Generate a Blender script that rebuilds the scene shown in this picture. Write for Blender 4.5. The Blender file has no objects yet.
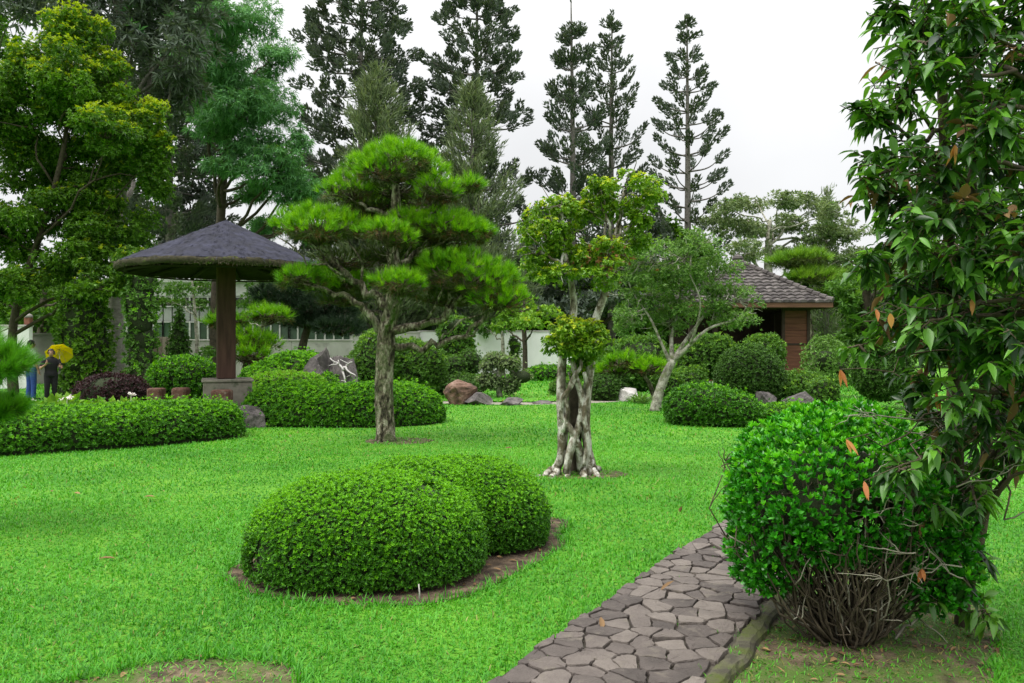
import bpy, math, random
import numpy as np
from mathutils import Vector

SC = bpy.context.scene
COL = SC.collection
rng = np.random.default_rng(11)
PI = math.pi

# ---------------------------------------------------------------- camera model used to read places off the photograph
F, CX, CY, H = 800.0, 512.0, 341.5, 1.6


def at(px, py, Y):
    return np.array([(px - CX) / F * Y, Y, H - (py - CY) / F * Y])


def gr(px, py, z=0.0):
    Y = F * (H - z) / (py - CY)
    return np.array([(px - CX) / F * Y, Y, z])


def base(px, Y, z=0.0):
    return np.array([(px - CX) / F * Y, Y, z])


def unit(a):
    a = np.asarray(a, float)
    return a / np.maximum(np.linalg.norm(a, axis=-1, keepdims=True), 1e-9)


def rand_unit(n):
    return unit(rng.normal(size=(n, 3)))


# ---------------------------------------------------------------- objects
ORG = {}


def tag(o, label=None, cat=None, group=None, kind=None):
    if label:
        o['label'] = label
    if cat:
        o['category'] = cat
    if group:
        o['group'] = group
    if kind:
        o['kind'] = kind
    return o


def thing(name, label, cat, loc, group=None):
    o = bpy.data.objects.new(name, None)
    COL.objects.link(o)
    o.location = [float(x) for x in loc]
    o.empty_display_size = 0.2
    ORG[o.name] = np.array(loc, float)
    return tag(o, label, cat, group)


class MB:
    """collects vertices, faces, a per-vertex tone and a material slot; builds ONE mesh object"""

    def __init__(s):
        s.v, s.t, s.f, s.n = [], [], [], 0

    def add(s, verts, faces, tone=0.5, mat=0, smooth=False):
        verts = np.asarray(verts, float).reshape(-1, 3)
        if not isinstance(faces, list) or isinstance(faces[0], tuple):
            faces = [np.asarray(faces)]
        s.v.append(verts)
        s.t.append(np.broadcast_to(np.asarray(tone, float), (len(verts),)))
        for f in faces:
            f = np.asarray(f, np.int64)
            if f.size:
                s.f.append((f + s.n, mat, smooth))
        s.n += len(verts)

    def join(s, o, mat_shift=0):
        for v, t in zip(o.v, o.t):
            s.v.append(v); s.t.append(t)
        for f, m, sm in o.f:
            s.f.append((f + s.n, m + mat_shift, sm))
        s.n += o.n

    def build(s, name, mats, parent=None, loc=None):
        org = ORG[parent.name] if parent is not None else (np.zeros(3) if loc is None else np.array(loc, float))
        v = np.concatenate(s.v) - org
        t = np.concatenate(s.t)
        me = bpy.data.meshes.new(name)
        me.vertices.add(len(v))
        me.vertices.foreach_set('co', v.astype(np.float32).ravel())
        loops = np.concatenate([f.ravel() for f, _, _ in s.f])
        counts = np.concatenate([np.full(len(f), f.shape[1]) for f, _, _ in s.f])
        mi = np.concatenate([np.full(len(f), m) for f, m, _ in s.f])
        sm = np.concatenate([np.full(len(f), b) for f, _, b in s.f])
        starts = np.concatenate([[0], np.cumsum(counts)[:-1]])
        me.loops.add(len(loops))
        me.loops.foreach_set('vertex_index', loops.astype(np.int32))
        me.polygons.add(len(counts))
        me.polygons.foreach_set('loop_start', starts.astype(np.int32))
        me.polygons.foreach_set('material_index', mi.astype(np.int32))
        me.polygons.foreach_set('use_smooth', sm.astype(bool))
        for m in (mats if isinstance(mats, (list, tuple)) else [mats]):
            me.materials.append(m)
        me.update(calc_edges=True)
        a = me.attributes.new('tone', 'FLOAT', 'POINT')
        a.data.foreach_set('value', t.astype(np.float32))
        me.validate()
        o = bpy.data.objects.new(name, me)
        COL.objects.link(o)
        if parent is not None:
            o.parent = parent
        else:
            o.location = [float(x) for x in org]
        ORG[o.name] = org
        return o


# ---------------------------------------------------------------- shapes
def spl(pts, n):
    """Catmull-Rom through points (rows may carry extra columns such as a radius)"""
    p = np.asarray(pts, float)
    if len(p) == 2:
        t = np.linspace(0, 1, n)[:, None]
        return p[0] * (1 - t) + p[1] * t
    q = np.vstack([2 * p[0] - p[1], p, 2 * p[-1] - p[-2]])
    out = []
    for u in np.linspace(0, len(p) - 1 - 1e-6, n):
        i = int(u); t = u - i
        a, b, c, d = q[i], q[i + 1], q[i + 2], q[i + 3]
        out.append(0.5 * (2 * b + (c - a) * t + (2 * a - 5 * b + 4 * c - d) * t * t + (3 * b - a - 3 * c + d) * t ** 3))
    return np.array(out)


def tube(mb, pts, rad, sides=8, mat=0, tone=0.5, cap=True, rough=0.0, smooth=True):
    p = np.asarray(pts, float)
    n = len(p)
    r = np.broadcast_to(np.asarray(rad, float), (n,))
    T = unit(np.gradient(p, axis=0))
    ref = np.array([0.0, 0, 1]) if abs(T[0][2]) < 0.9 else np.array([1.0, 0, 0])
    u = unit(np.cross(T[0], ref))
    th = np.arange(sides) * 2 * PI / sides
    V = np.zeros((n, sides, 3))
    ph = rng.uniform(0, 6, 6)
    for i in range(n):
        u = unit(u - T[i] * np.dot(u, T[i]))
        w = np.cross(T[i], u)
        k = 1.0
        if rough:
            k = 1 + rough * (0.5 * np.sin(3 * th + ph[0] + i * 0.35) + 0.35 * np.sin(5 * th + ph[1] - i * 0.5) + rng.normal(0, 0.35, sides))
        V[i] = p[i] + (np.cos(th) * r[i] * k)[:, None] * u + (np.sin(th) * r[i] * k)[:, None] * w
    a = np.arange(sides); b = (a + 1) % sides
    fs = [np.stack([i * sides + a, i * sides + b, (i + 1) * sides + b, (i + 1) * sides + a], 1) for i in range(n - 1)]
    f = [np.concatenate(fs)]
    if cap:
        f += [np.array([np.arange(sides)[::-1]]), np.array([(n - 1) * sides + np.arange(sides)])]
    mb.add(V, f, tone, mat, smooth)


def limb(mb, p0, p1, r0, r1, bend=0.1, n=7, sides=6, mat=0, tone=0.5, sag=0.0, rough=0.0):
    p0 = np.asarray(p0, float); p1 = np.asarray(p1, float)
    d = np.linalg.norm(p1 - p0)
    t = np.linspace(0, 1, n)[:, None]
    p = p0 + (p1 - p0) * t
    w = np.cumsum(rng.normal(0, bend * d / n ** 0.5, (n, 3)), axis=0)
    w -= w[0] + (w[-1] - w[0]) * t
    p = p + w
    p[:, 2] -= sag * d * 4 * (t * (1 - t))[:, 0]
    tube(mb, p, r0 + (r1 - r0) * t[:, 0], sides, mat, tone, True, rough)
    return p


def box(mb, c, s, rz=0.0, mat=0, tone=0.5, bev=0.0, taper=1.0):
    """box centred on c (x, y) with its base at c[2]; edges bevelled by bev"""
    hx, hy, hz = s[0] / 2, s[1] / 2, s[2]
    rings = []
    if bev:
        prof = [(-bev, 0), (0, bev), (0, hz - bev), (-bev, hz)]
    else:
        prof = [(0, 0), (0, hz)]
    for d, z in prof:
        k = 1 + (taper - 1) * z / hz
        x, y = hx * k + d, hy * k + d
        e = min(bev, x * 0.5, y * 0.5) if bev else 0
        if e:
            ring = [(-x + e, -y), (x - e, -y), (x, -y + e), (x, y - e), (x - e, y), (-x + e, y), (-x, y - e), (-x, -y + e)]
        else:
            ring = [(-x, -y), (x, -y), (x, y), (-x, y)]
        rings.append([(a, b, z) for a, b in ring])
    V = np.array(rings, float)
    m = V.shape[1]
    V = V.reshape(-1, 3)
    cs, sn = math.cos(rz), math.sin(rz)
    W = np.stack([V[:, 0] * cs - V[:, 1] * sn + c[0], V[:, 0] * sn + V[:, 1] * cs + c[1], V[:, 2] + c[2]], 1)
    a = np.arange(m); b = (a + 1) % m
    fs = [np.stack([i * m + a, i * m + b, (i + 1) * m + b, (i + 1) * m + a], 1) for i in range(len(prof) - 1)]
    mb.add(W, [np.concatenate(fs), np.array([a[::-1]]), np.array([(len(prof) - 1) * m + a])], tone, mat, False)


def ico(sub=3):
    """unit icosphere as (verts, tris)"""
    if sub in ico.c:
        return ico.c[sub]
    t = (1 + 5 ** 0.5) / 2
    v = [(-1, t, 0), (1, t, 0), (-1, -t, 0), (1, -t, 0), (0, -1, t), (0, 1, t), (0, -1, -t), (0, 1, -t), (t, 0, -1), (t, 0, 1), (-t, 0, -1), (-t, 0, 1)]
    f = [(0, 11, 5), (0, 5, 1), (0, 1, 7), (0, 7, 10), (0, 10, 11), (1, 5, 9), (5, 11, 4), (11, 10, 2), (10, 7, 6), (7, 1, 8), (3, 9, 4), (3, 4, 2), (3, 2, 6), (3, 6, 8), (3, 8, 9), (4, 9, 5), (2, 4, 11), (6, 2, 10), (8, 6, 7), (9, 8, 1)]
    v = [np.array(x) / np.linalg.norm(x) for x in v]
    for _ in range(sub):
        mid, nf = {}, []

        def m(a, b):
            k = (min(a, b), max(a, b))
            if k not in mid:
                mid[k] = len(v); v.append(unit(v[a] + v[b]))
            return mid[k]
        for a, b, c in f:
            x, y, z = m(a, b), m(b, c), m(c, a)
            nf += [(a, x, z), (b, y, x), (c, z, y), (x, y, z)]
        f = nf
    ico.c[sub] = (np.array(v), np.array(f))
    return ico.c[sub]


ico.c = {}


def lump(p, seed, freq):
    """cheap smooth noise in about -1..1"""
    r = np.random.default_rng(seed)
    out = np.zeros(len(p))
    for k in range(5):
        d = unit(r.normal(size=3)) * freq * (0.7 + 0.35 * k)
        out += np.sin(p @ d + r.uniform(0, 6.3)) / (1 + 0.35 * k)
    return out / 2.6


def rock(mb, c, r, seed, mat=0, tone=0.5, rz=0.0, flat=0.0, sub=4, facets=12):
    """boulder: a sphere cut by random planes, roughened"""
    v, f = ico(sub)
    r_ = np.random.default_rng(seed)
    p = v.copy()
    for _ in range(facets):
        n = unit(r_.normal(size=3)); h = r_.uniform(0.50, 0.84)
        d = p @ n
        k = d > h
        p[k] -= np.outer(d[k] - h, n) * 1.0
    p *= (1 + 0.10 * lump(v, seed, 3.5) + 0.05 * lump(v, seed + 1, 11) + 0.025 * lump(v, seed + 2, 30))[:, None]
    p = p * np.asarray(r)
    cs, sn = math.cos(rz), math.sin(rz)
    p = np.stack([p[:, 0] * cs - p[:, 1] * sn, p[:, 0] * sn + p[:, 1] * cs, p[:, 2]], 1)
    mb.add(p + np.asarray(c), f, tone, mat, False)


# ---------------------------------------------------------------- leaves
def frame(D, Nn):
    D = unit(D)
    S = unit(np.cross(D, Nn))
    return D, np.cross(S, D), S


def leaves(mb, P, D, Nn, L, W, tone, mat=0, shape='quad', fold=0.18, droop=0.0):
    n = len(P)
    if n == 0:
        return
    D, N, S = frame(D, Nn)
    L = np.broadcast_to(np.asarray(L, float), (n,))[:, None]
    W = np.broadcast_to(np.asarray(W, float), (n,))[:, None]
    tone = np.broadcast_to(np.asarray(tone, float), (n,))

    def pt(t, s, up=0.0):
        q = P + D * L * t + S * W * 0.5 * s + N * W * fold * abs(s) + N * W * up
        if droop:
            q = q - np.array([0, 0, 1.0]) * L * droop * t * t
        return q
    if shape == 'quad':
        V = [pt(0, 0), pt(0.45, 1), pt(1, 0), pt(0.45, -1)]
        F_ = [[(0, 1, 2, 3)]]
    elif shape == 'needle':
        V = [pt(0, 0.8), pt(0, -0.8), pt(1, 0)]
        F_ = [[(0, 2, 1)]]
    elif shape == 'blade':
        V = [pt(0, 1), pt(0, -1), pt(0.55, -0.85), pt(0.55, 0.85), pt(1, 0)]
        F_ = [[(0, 3, 2, 1)], [(3, 4, 2)]]
    elif shape == 'fine':  # a close leaf: pointed oval, folded on its midrib
        V = [pt(0, 0), pt(0.14, 0.55), pt(0.34, 0.97), pt(0.55, 0.92), pt(0.76, 0.55), pt(0.90, 0.20), pt(1, 0),
             pt(0.90, -0.20), pt(0.76, -0.55), pt(0.55, -0.92), pt(0.34, -0.97), pt(0.14, -0.55), pt(0.14, 0), pt(0.34, 0), pt(0.55, 0), pt(0.76, 0), pt(0.90, 0)]
        F_ = [[(0, 1, 12), (0, 12, 11), (5, 6, 16), (16, 6, 7)],
              [(1, 2, 13, 12), (2, 3, 14, 13), (3, 4, 15, 14), (4, 5, 16, 15), (12, 13, 10, 11), (13, 14, 9, 10), (14, 15, 8, 9), (15, 16, 7, 8)]]
    else:  # leaf with a midrib
        V = [pt(0, 0), pt(0.3, 0.9), pt(0.65, 0.85), pt(1, 0), pt(0.65, -0.85), pt(0.3, -0.9), pt(0.3, 0), pt(0.65, 0)]
        F_ = [[(0, 1, 6), (0, 6, 5), (2, 3, 7), (7, 3, 4)], [(1, 2, 7, 6), (6, 7, 4, 5)]]
    k = len(V)
    V = np.stack(V, 1).reshape(-1, 3)
    off = (np.arange(n) * k)[:, None, None]
    faces = [(np.array(g)[None] + off).reshape(-1, len(g[0])) for g in F_]
    mb.add(V, faces, np.repeat(tone, k), mat, shape in ('leaf', 'fine'))


def shoots(mb, P, A, k, L, W, spread=(0.5, 1.3), tone=0.5, tvar=0.22, mat=0, shape='quad', fold=0.18, droop=0.0):
    """rosettes: k leaves round the axis A at each point P"""
    n = len(P)
    if n == 0:
        return
    A = unit(A)
    U = unit(np.cross(A, rand_unit(n)))
    Wv = np.cross(A, U)
    tone = np.broadcast_to(np.asarray(tone, float), (n,))
    mat_arr = np.ndim(mat) > 0
    for j in range(k):
        ph = 2 * PI * j / k + rng.uniform(-0.4, 0.4, n)
        th = rng.uniform(spread[0], spread[1], n)
        R = np.cos(ph)[:, None] * U + np.sin(ph)[:, None] * Wv
        D = A * np.cos(th)[:, None] + R * np.sin(th)[:, None]
        N = A * np.sin(th)[:, None] - R * np.cos(th)[:, None] + rng.normal(0, 0.25, (n, 3))
        l = L * rng.uniform(0.7, 1.2, n)
        w = W * rng.uniform(0.8, 1.15, n)
        tn = np.clip(tone + rng.normal(0, tvar, n), 0, 1)
        if mat_arr:
            for m in np.unique(mat):
                q = mat == m
                leaves(mb, P[q], D[q], N[q], l[q], w[q], tn[q], int(m), shape, fold, droop)
        else:
            leaves(mb, P, D, N, l, w, tn, mat, shape, fold, droop)


def ell_points(c, r, n, e=2.0):
    """n points spread evenly over a superellipsoid, with outward normals"""
    r = np.asarray(r, float)
    P, N = [], []
    got = 0
    while got < n:
        u = rand_unit(n * 2)
        s = (np.abs(u) ** e).sum(1) ** (-1 / e)
        q = u * s[:, None]
        nn = unit(np.sign(q) * np.abs(q) ** (e - 1) / r)
        w = 1.0 / np.maximum((np.abs(nn) * r).sum(1), 1e-6)
        w = np.linalg.norm(unit(np.sign(q) * np.abs(q) ** (e - 1)) / r, axis=1) * r.prod() ** (1 / 3)
        keep = rng.uniform(0, w.max(), len(w)) < w
        P.append(q[keep] * r); N.append(nn[keep]); got += keep.sum()
    return np.concatenate(P)[:n] + np.asarray(c), np.concatenate(N)[:n]


def ell_area(r):
    a, b, c = r
    p = 1.6075
    return 4 * PI * (((a * b) ** p + (a * c) ** p + (b * c) ** p) / 3) ** (1 / p)


def bush(mb, blobs, L, ratio=0.42, dens=2.4, k=6, e=2.4, amp=0.05, freq=3.0, depth=1.6, tone=0.5, zmin=0.02, leaf_mat=0, core_mat=1,
         shape='quad', up=0.5, core=0.9, tvar=0.2, young=None, young_p=0.0, spread=(0.45, 1.25)):
    """clipped shrub: rosettes of leaves over a union of rounded blobs, round a dark heart of twigs"""
    seed = int(rng.integers(1e6))
    for i, (c, r) in enumerate(blobs):
        c = np.asarray(c, float); r = np.asarray(r, float)
        n = int(ell_area(r) * dens / L ** 2)
        P, N = ell_points(c, r, n, e)
        g = 1 + amp * lump(P, seed, freq) + 0.35 * amp * lump(P, seed + 3, freq * 3.1)
        P = c + (P - c) * g[:, None]
        dp = rng.uniform(-0.25, 1, n)
        dp = np.where(rng.uniform(size=n) < 0.025, rng.uniform(-1.3, -0.4, n) * 1.6 / max(depth, 1.6) ** 1.3, dp)          # stray shoots standing out of the clip
        P = P - N * (dp * L * depth)[:, None]
        ok = (P[:, 2] > zmin) & (lump(P, seed + 11, 5.5 / max(L * 22, 0.6)) + rng.normal(0, 0.15, n) < 0.80)      # thin spots that let the twigs show
        for j, (c2, r2) in enumerate(blobs):
            if j != i:
                ok &= (np.abs((P - c2) / r2) ** e).sum(1) > 0.86
        P, N = P[ok], N[ok]
        A = N * 0.75 + np.array([0, 0, up]) + rng.normal(0, 0.3, P.shape)
        tn = tone + 0.1 * lump(P, seed + 7, 4.0)
        m = leaf_mat
        if young is not None:
            m = np.where((rng.uniform(size=len(P)) < young_p * np.clip(N[:, 2] * 1.3 + 0.1, 0, 1)), young, leaf_mat)
        shoots(mb, P, A, k, L, L * ratio, spread, tn, tvar, m, shape)
        if core:
            v, f = ico(3)
            s = (np.abs(v) ** e).sum(1) ** (-1 / e)
            q = v * s[:, None] * r * core
            g = 1 + amp * lump(q + c, seed, freq)
            q = c + q * g[:, None]
            q[:, 2] = np.maximum(q[:, 2], zmin * 0.5 + 0.004)
            mb.add(q, f, 0.5, core_mat, True)


def clumps_fill(mb, blobs, L, ratio, dens, sub=9, subr=0.42, k=5, tone=0.5, tvar=0.2, leaf_mat=0, young=None, young_p=0.0, shape='quad',
                droop=0.0, up=0.35, flat=0.8, spread=(0.4, 1.35), twigs=None, twig_r=0.01, reach=0.8):
    """loose crown: every blob is broken into smaller leafy lumps through its volume; dens = shoots per lump surface in units of 1/L^2"""
    yp0 = young_p
    for bb in blobs:
        c = np.asarray(bb[0], float); r = np.asarray(bb[1], float)
        young_p = bb[2] if len(bb) > 2 and bb[2] is not None else yp0
        u = rand_unit(sub) * (rng.uniform(0.25, 1, sub) ** 0.5)[:, None]
        cc = c + u * r * reach
        for q in cc:
            rr = r * subr * rng.uniform(0.65, 1.25)
            rr[2] *= flat
            n = max(6, int(ell_area(rr) * dens / L ** 2))
            P, N = ell_points(q, rr, n)
            P = P - N * (rng.uniform(0, 0.75, n)[:, None] * rr.min()) + rng.normal(0, 0.1, (n, 3)) * rr
            A = N * 0.7 + np.array([0, 0, up]) + rng.normal(0, 0.35, P.shape)
            m = leaf_mat
            if young is not None:
                hi = np.clip((P[:, 2] - (q[2])) / rr[2], 0, 1) * np.clip(0.55 + (q[2] - c[2]) / r[2], 0, 1.2)
                m = np.where(rng.uniform(size=n) < young_p * hi, young, leaf_mat)
            shoots(mb, P, A, k, L, L * ratio, spread, tone + rng.normal(0, 0.1), tvar, m, shape, 0.18, droop)
            if twigs is not None:
                limb(twigs, c - np.array([0, 0, r[2] * 0.3]), q, twig_r, twig_r * 0.4, 0.08, 5, 4)


# ---------------------------------------------------------------- materials
def new_mat(name):
    m = bpy.data.materials.new(name)
    m.use_nodes = True
    nt = m.node_tree
    nt.nodes.clear()
    out = nt.nodes.new('ShaderNodeOutputMaterial')
    return m, nt, out


def nd(nt, typ, ins=None, **attrs):
    n = nt.nodes.new(typ)
    for k, v in attrs.items():
        setattr(n, k, v)
    for k, v in (ins or {}).items():
        if hasattr(v, 'is_output'):
            nt.links.new(v, n.inputs[k])
        else:
            n.inputs[k].default_value = v
    return n


def ramp(nt, fac, stops):
    n = nt.nodes.new('ShaderNodeValToRGB')
    cr = n.color_ramp
    while len(cr.elements) < len(stops):
        cr.elements.new(0.5)
    for e, (p, c) in zip(cr.elements, stops):
        e.position = p
        e.color = (*c, 1)
    nt.links.new(fac, n.inputs[0])
    return n.outputs[0]


def leaf_mat(name, dark, light, trans=0.3, rough=0.5, spec=0.35, mid=None, tgain=(1.25, 1.15, 0.6)):
    m, nt, out = new_mat(name)
    t = nd(nt, 'ShaderNodeAttribute', attribute_name='tone')
    stops = [(0.0, dark), (1.0, light)] if mid is None else [(0.0, dark), (0.5, mid), (1.0, light)]
    col = ramp(nt, t.outputs['Fac'], stops)
    b = nd(nt, 'ShaderNodeBsdfPrincipled', {'Base Color': col, 'Roughness': rough, 'Specular IOR Level': spec})
    tc = nd(nt, 'ShaderNodeMix', {0: 1.0, 6: col, 7: (*tgain, 1)}, data_type='RGBA', blend_type='MULTIPLY')
    tr = nd(nt, 'ShaderNodeBsdfTranslucent', {'Color': tc.outputs[2]})
    mx = nd(nt, 'ShaderNodeMixShader', {0: trans, 1: b.outputs[0], 2: tr.outputs[0]})
    nt.links.new(mx.outputs[0], out.inputs[0])
    return m


def rough_mat(name, stops, scale=6.0, detail=8.0, rough=0.85, bump=0.3, bscale=None, stretch=(1, 1, 1), spec=0.3, tone_mix=0.0, patch=None,
              patch_scale=3.0, patch_th=(0.52, 0.62), world=False, voro=0.0, dist=0.02):
    """noise-coloured, bumped surface; patch = colour of stains or lichen in blotches of their own; tone_mix blends the per-piece tone in"""
    m, nt, out = new_mat(name)
    if world:
        co = nd(nt, 'ShaderNodeNewGeometry').outputs['Position']
    else:
        co = nd(nt, 'ShaderNodeTexCoord').outputs['Object']
    mp = nd(nt, 'ShaderNodeMapping', {'Vector': co, 'Scale': stretch}).outputs[0]
    n1 = nd(nt, 'ShaderNodeTexNoise', {'Vector': mp, 'Scale': scale, 'Detail': detail, 'Roughness': 0.62})
    fac = n1.outputs['Fac']
    if tone_mix:
        t = nd(nt, 'ShaderNodeAttribute', attribute_name='tone')
        fac = nd(nt, 'ShaderNodeMix', {0: tone_mix, 2: fac, 3: t.outputs['Fac']}, data_type='FLOAT').outputs[0]
    col = ramp(nt, fac, stops)
    if patch is not None:
        n2 = nd(nt, 'ShaderNodeTexNoise', {'Vector': co, 'Scale': patch_scale, 'Detail': 6.0, 'Roughness': 0.65})
        k = ramp(nt, n2.outputs['Fac'], [(patch_th[0], (0, 0, 0)), (patch_th[1], (1, 1, 1))])
        col = nd(nt, 'ShaderNodeMix', {0: k, 6: col, 7: (*patch, 1)}, data_type='RGBA').outputs[2]
    n3 = nd(nt, 'ShaderNodeTexNoise', {'Vector': mp, 'Scale': bscale or scale * 4, 'Detail': 6.0, 'Roughness': 0.6})
    hgt = n3.outputs['Fac']
    if voro:
        vo = nd(nt, 'ShaderNodeTexVoronoi', {'Vector': mp, 'Scale': voro}, feature='DISTANCE_TO_EDGE')
        vr = nd(nt, 'ShaderNodeMath', {0: vo.outputs['Distance'], 1: 0.25}, operation='MINIMUM')
        hgt = nd(nt, 'ShaderNodeMath', {0: vr.outputs[0], 1: 2.0, 2: hgt}, operation='MULTIPLY_ADD').outputs[0]
    bp = nd(nt, 'ShaderNodeBump', {'Height': hgt, 'Strength': bump, 'Distance': dist})
    b = nd(nt, 'ShaderNodeBsdfPrincipled', {'Base Color': col, 'Roughness': rough, 'Specular IOR Level': spec, 'Normal': bp.outputs[0]})
    nt.links.new(b.outputs[0], out.inputs[0])
    return m


M = {}
M['grass'] = leaf_mat('grass', (0.024, 0.15, 0.005), (0.135, 0.42, 0.026), 0.35, 0.5, 0.3, mid=(0.060, 0.285, 0.010))
M['azalea'] = leaf_mat('azalea', (0.0168, 0.06279, 0.0036), (0.1329, 0.3887, 0.0096), 0.28, 0.5, 0.35, mid=(0.0462, 0.1824, 0.006))
M['azalea_tip'] = leaf_mat('azalea_tip', (0.0792, 0.2822, 0.005), (0.231, 0.5645, 0.012), 0.38, 0.5, 0.35)
M['dark_clip'] = leaf_mat('dark_clip', (0.0145, 0.0493, 0.0087), (0.07975, 0.1885, 0.0203), 0.2, 0.55, 0.3)
M['glossy'] = leaf_mat('glossy', (0.011, 0.081, 0.0044), (0.0935, 0.486, 0.0154), 0.32, 0.36, 0.45, mid=(0.0308, 0.243, 0.0077))
M['glossy_tip'] = leaf_mat('glossy_tip', (0.066, 0.35, 0.008), (0.187, 0.625, 0.02), 0.38, 0.4, 0.45)
M['pine_new'] = leaf_mat('pine_new', (0.0495, 0.1847, 0.00324), (0.2723, 0.5541, 0.00648), 0.34, 0.5, 0.3, mid=(0.1361, 0.3693, 0.00432))
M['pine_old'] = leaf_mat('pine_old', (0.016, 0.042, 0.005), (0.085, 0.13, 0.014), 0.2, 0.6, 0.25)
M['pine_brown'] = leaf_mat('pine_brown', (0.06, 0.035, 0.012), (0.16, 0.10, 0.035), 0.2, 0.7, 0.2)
M['pine_dark'] = leaf_mat('pine_dark', (0.008, 0.022, 0.010), (0.028, 0.06, 0.024), 0.15, 0.6, 0.25)
M['pine_blur'] = leaf_mat('pine_blur', (0.03, 0.15, 0.005), (0.12, 0.38, 0.015), 0.35, 0.5, 0.3)
M['ficus'] = leaf_mat('ficus', (0.0385, 0.112, 0.005), (0.242, 0.4256, 0.02), 0.36, 0.45, 0.4, mid=(0.1155, 0.2576, 0.01))
M['ficus_tip'] = leaf_mat('ficus_tip', (0.24, 0.38, 0.012), (0.44, 0.52, 0.03), 0.4, 0.45, 0.35)
M['ficus_red'] = leaf_mat('ficus_red', (0.10, 0.06, 0.02), (0.30, 0.15, 0.06), 0.3, 0.5, 0.3)
M['loose'] = leaf_mat('loose', (0.04375, 0.1187, 0.0175), (0.2, 0.375, 0.075), 0.3, 0.5, 0.35)
M['yellow_top'] = leaf_mat('yellow_top', (0.1495, 0.264, 0.005), (0.437, 0.55, 0.008), 0.35, 0.5, 0.3)
M['broad_dark'] = leaf_mat('broad_dark', (0.02112, 0.07187, 0.0044), (0.1386, 0.3162, 0.0132), 0.3, 0.5, 0.35)
M['feather'] = leaf_mat('feather', (0.0374, 0.1278, 0.04224), (0.159, 0.3921, 0.1232), 0.28, 0.6, 0.25)
M['conifer'] = leaf_mat('conifer', (0.0416, 0.06264, 0.0468), (0.143, 0.1837, 0.13), 0.15, 0.6, 0.25)  # distance haze is put into this colour: paler and greyer foliage
M['conifer_grey'] = leaf_mat('conifer_grey', (0.0702, 0.1092, 0.05304), (0.2496, 0.312, 0.1716), 0.2, 0.65, 0.2)
M['grey_tree'] = leaf_mat('grey_tree', (0.0759, 0.1242, 0.0483), (0.276, 0.3588, 0.1656), 0.25, 0.6, 0.25)
M['mid_green'] = leaf_mat('mid_green', (0.02822, 0.09094, 0.01254), (0.1333, 0.2979, 0.0345), 0.3, 0.5, 0.3)
M['lime'] = leaf_mat('lime', (0.069, 0.1955, 0.0115), (0.23, 0.414, 0.0345), 0.33, 0.5, 0.3)
M['purple'] = leaf_mat('purple', (0.016, 0.008, 0.010), (0.075, 0.030, 0.034), 0.15, 0.55, 0.3)
M['big_leaf'] = leaf_mat('big_leaf', (0.01163, 0.04554, 0.00756), (0.155, 0.3846, 0.0378), 0.38, 0.36, 0.45, mid=(0.04845, 0.1518, 0.01512))
M['orange_leaf'] = leaf_mat('orange_leaf', (0.42, 0.13, 0.055), (0.60, 0.30, 0.10), 0.35, 0.5, 0.3)
M['dry_leaf'] = leaf_mat('dry_leaf', (0.10, 0.055, 0.025), (0.30, 0.19, 0.09), 0.2, 0.7, 0.2)
M['flower'] = leaf_mat('flower', (0.72, 0.66, 0.62), (0.85, 0.80, 0.76), 0.3, 0.6, 0.2, tgain=(1, 1, 1))
M['twig_heart'] = rough_mat('twig_heart', [(0.3, (0.010, 0.018, 0.006)), (0.7, (0.028, 0.042, 0.012))], 30, rough=0.9, bump=0.6)
M['soil'] = rough_mat('soil', [(0.36, (0.035, 0.026, 0.015)), (0.5, (0.085, 0.062, 0.036)), (0.66, (0.17, 0.13, 0.08))], 9, rough=0.95, bump=0.8, bscale=60,
                      patch=(0.060, 0.105, 0.016), patch_scale=2.8, patch_th=(0.43, 0.58), world=True)
M['bed_soil'] = rough_mat('bed_soil', [(0.36, (0.026, 0.018, 0.011)), (0.5, (0.070, 0.048, 0.030)), (0.66, (0.15, 0.11, 0.07))], 10, rough=0.95, bump=0.9, bscale=60, world=True)
M['lawn_base'] = rough_mat('lawn_base', [(0.35, (0.050, 0.16, 0.006)), (0.5, (0.075, 0.22, 0.008)), (0.65, (0.11, 0.26, 0.014))], 0.8, rough=0.9, bump=0.7,
                           bscale=90, world=True)
M['stone'] = rough_mat('stone', [(0.22, (0.04427, 0.03593, 0.03154)), (0.5, (0.08853, 0.07303, 0.06416)), (0.80, (0.1594, 0.1362, 0.1169))], 7, rough=0.7, bump=0.5, bscale=38,
                       tone_mix=0.45, patch=(0.1181, 0.1015, 0.08155), patch_scale=9, patch_th=(0.56, 0.68), world=True, dist=0.03)
M['joint'] = rough_mat('joint', [(0.3, (0.035, 0.030, 0.024)), (0.7, (0.085, 0.075, 0.055))], 14, rough=0.95, bump=0.8, patch=(0.05, 0.10, 0.02), patch_scale=2.6,
                       patch_th=(0.56, 0.66), world=True)
M['moss_kerb'] = rough_mat('moss_kerb', [(0.38, (0.0455, 0.042, 0.028)), (0.62, (0.105, 0.098, 0.063))], 10, rough=0.9, bump=0.6, patch=(0.0525, 0.0665, 0.0126), patch_scale=5,
                           patch_th=(0.44, 0.60), world=True)
M['rock'] = rough_mat('rock', [(0.36, (0.030, 0.027, 0.027)), (0.5, (0.090, 0.080, 0.077)), (0.66, (0.19, 0.17, 0.16))], 4, rough=0.85, bump=0.6, bscale=22, tone_mix=0.3)
M['rock_red'] = rough_mat('rock_red', [(0.36, (0.045, 0.028, 0.022)), (0.5, (0.14, 0.080, 0.055)), (0.66, (0.24, 0.16, 0.125))], 3.5, rough=0.85, bump=0.6, bscale=20)
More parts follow.
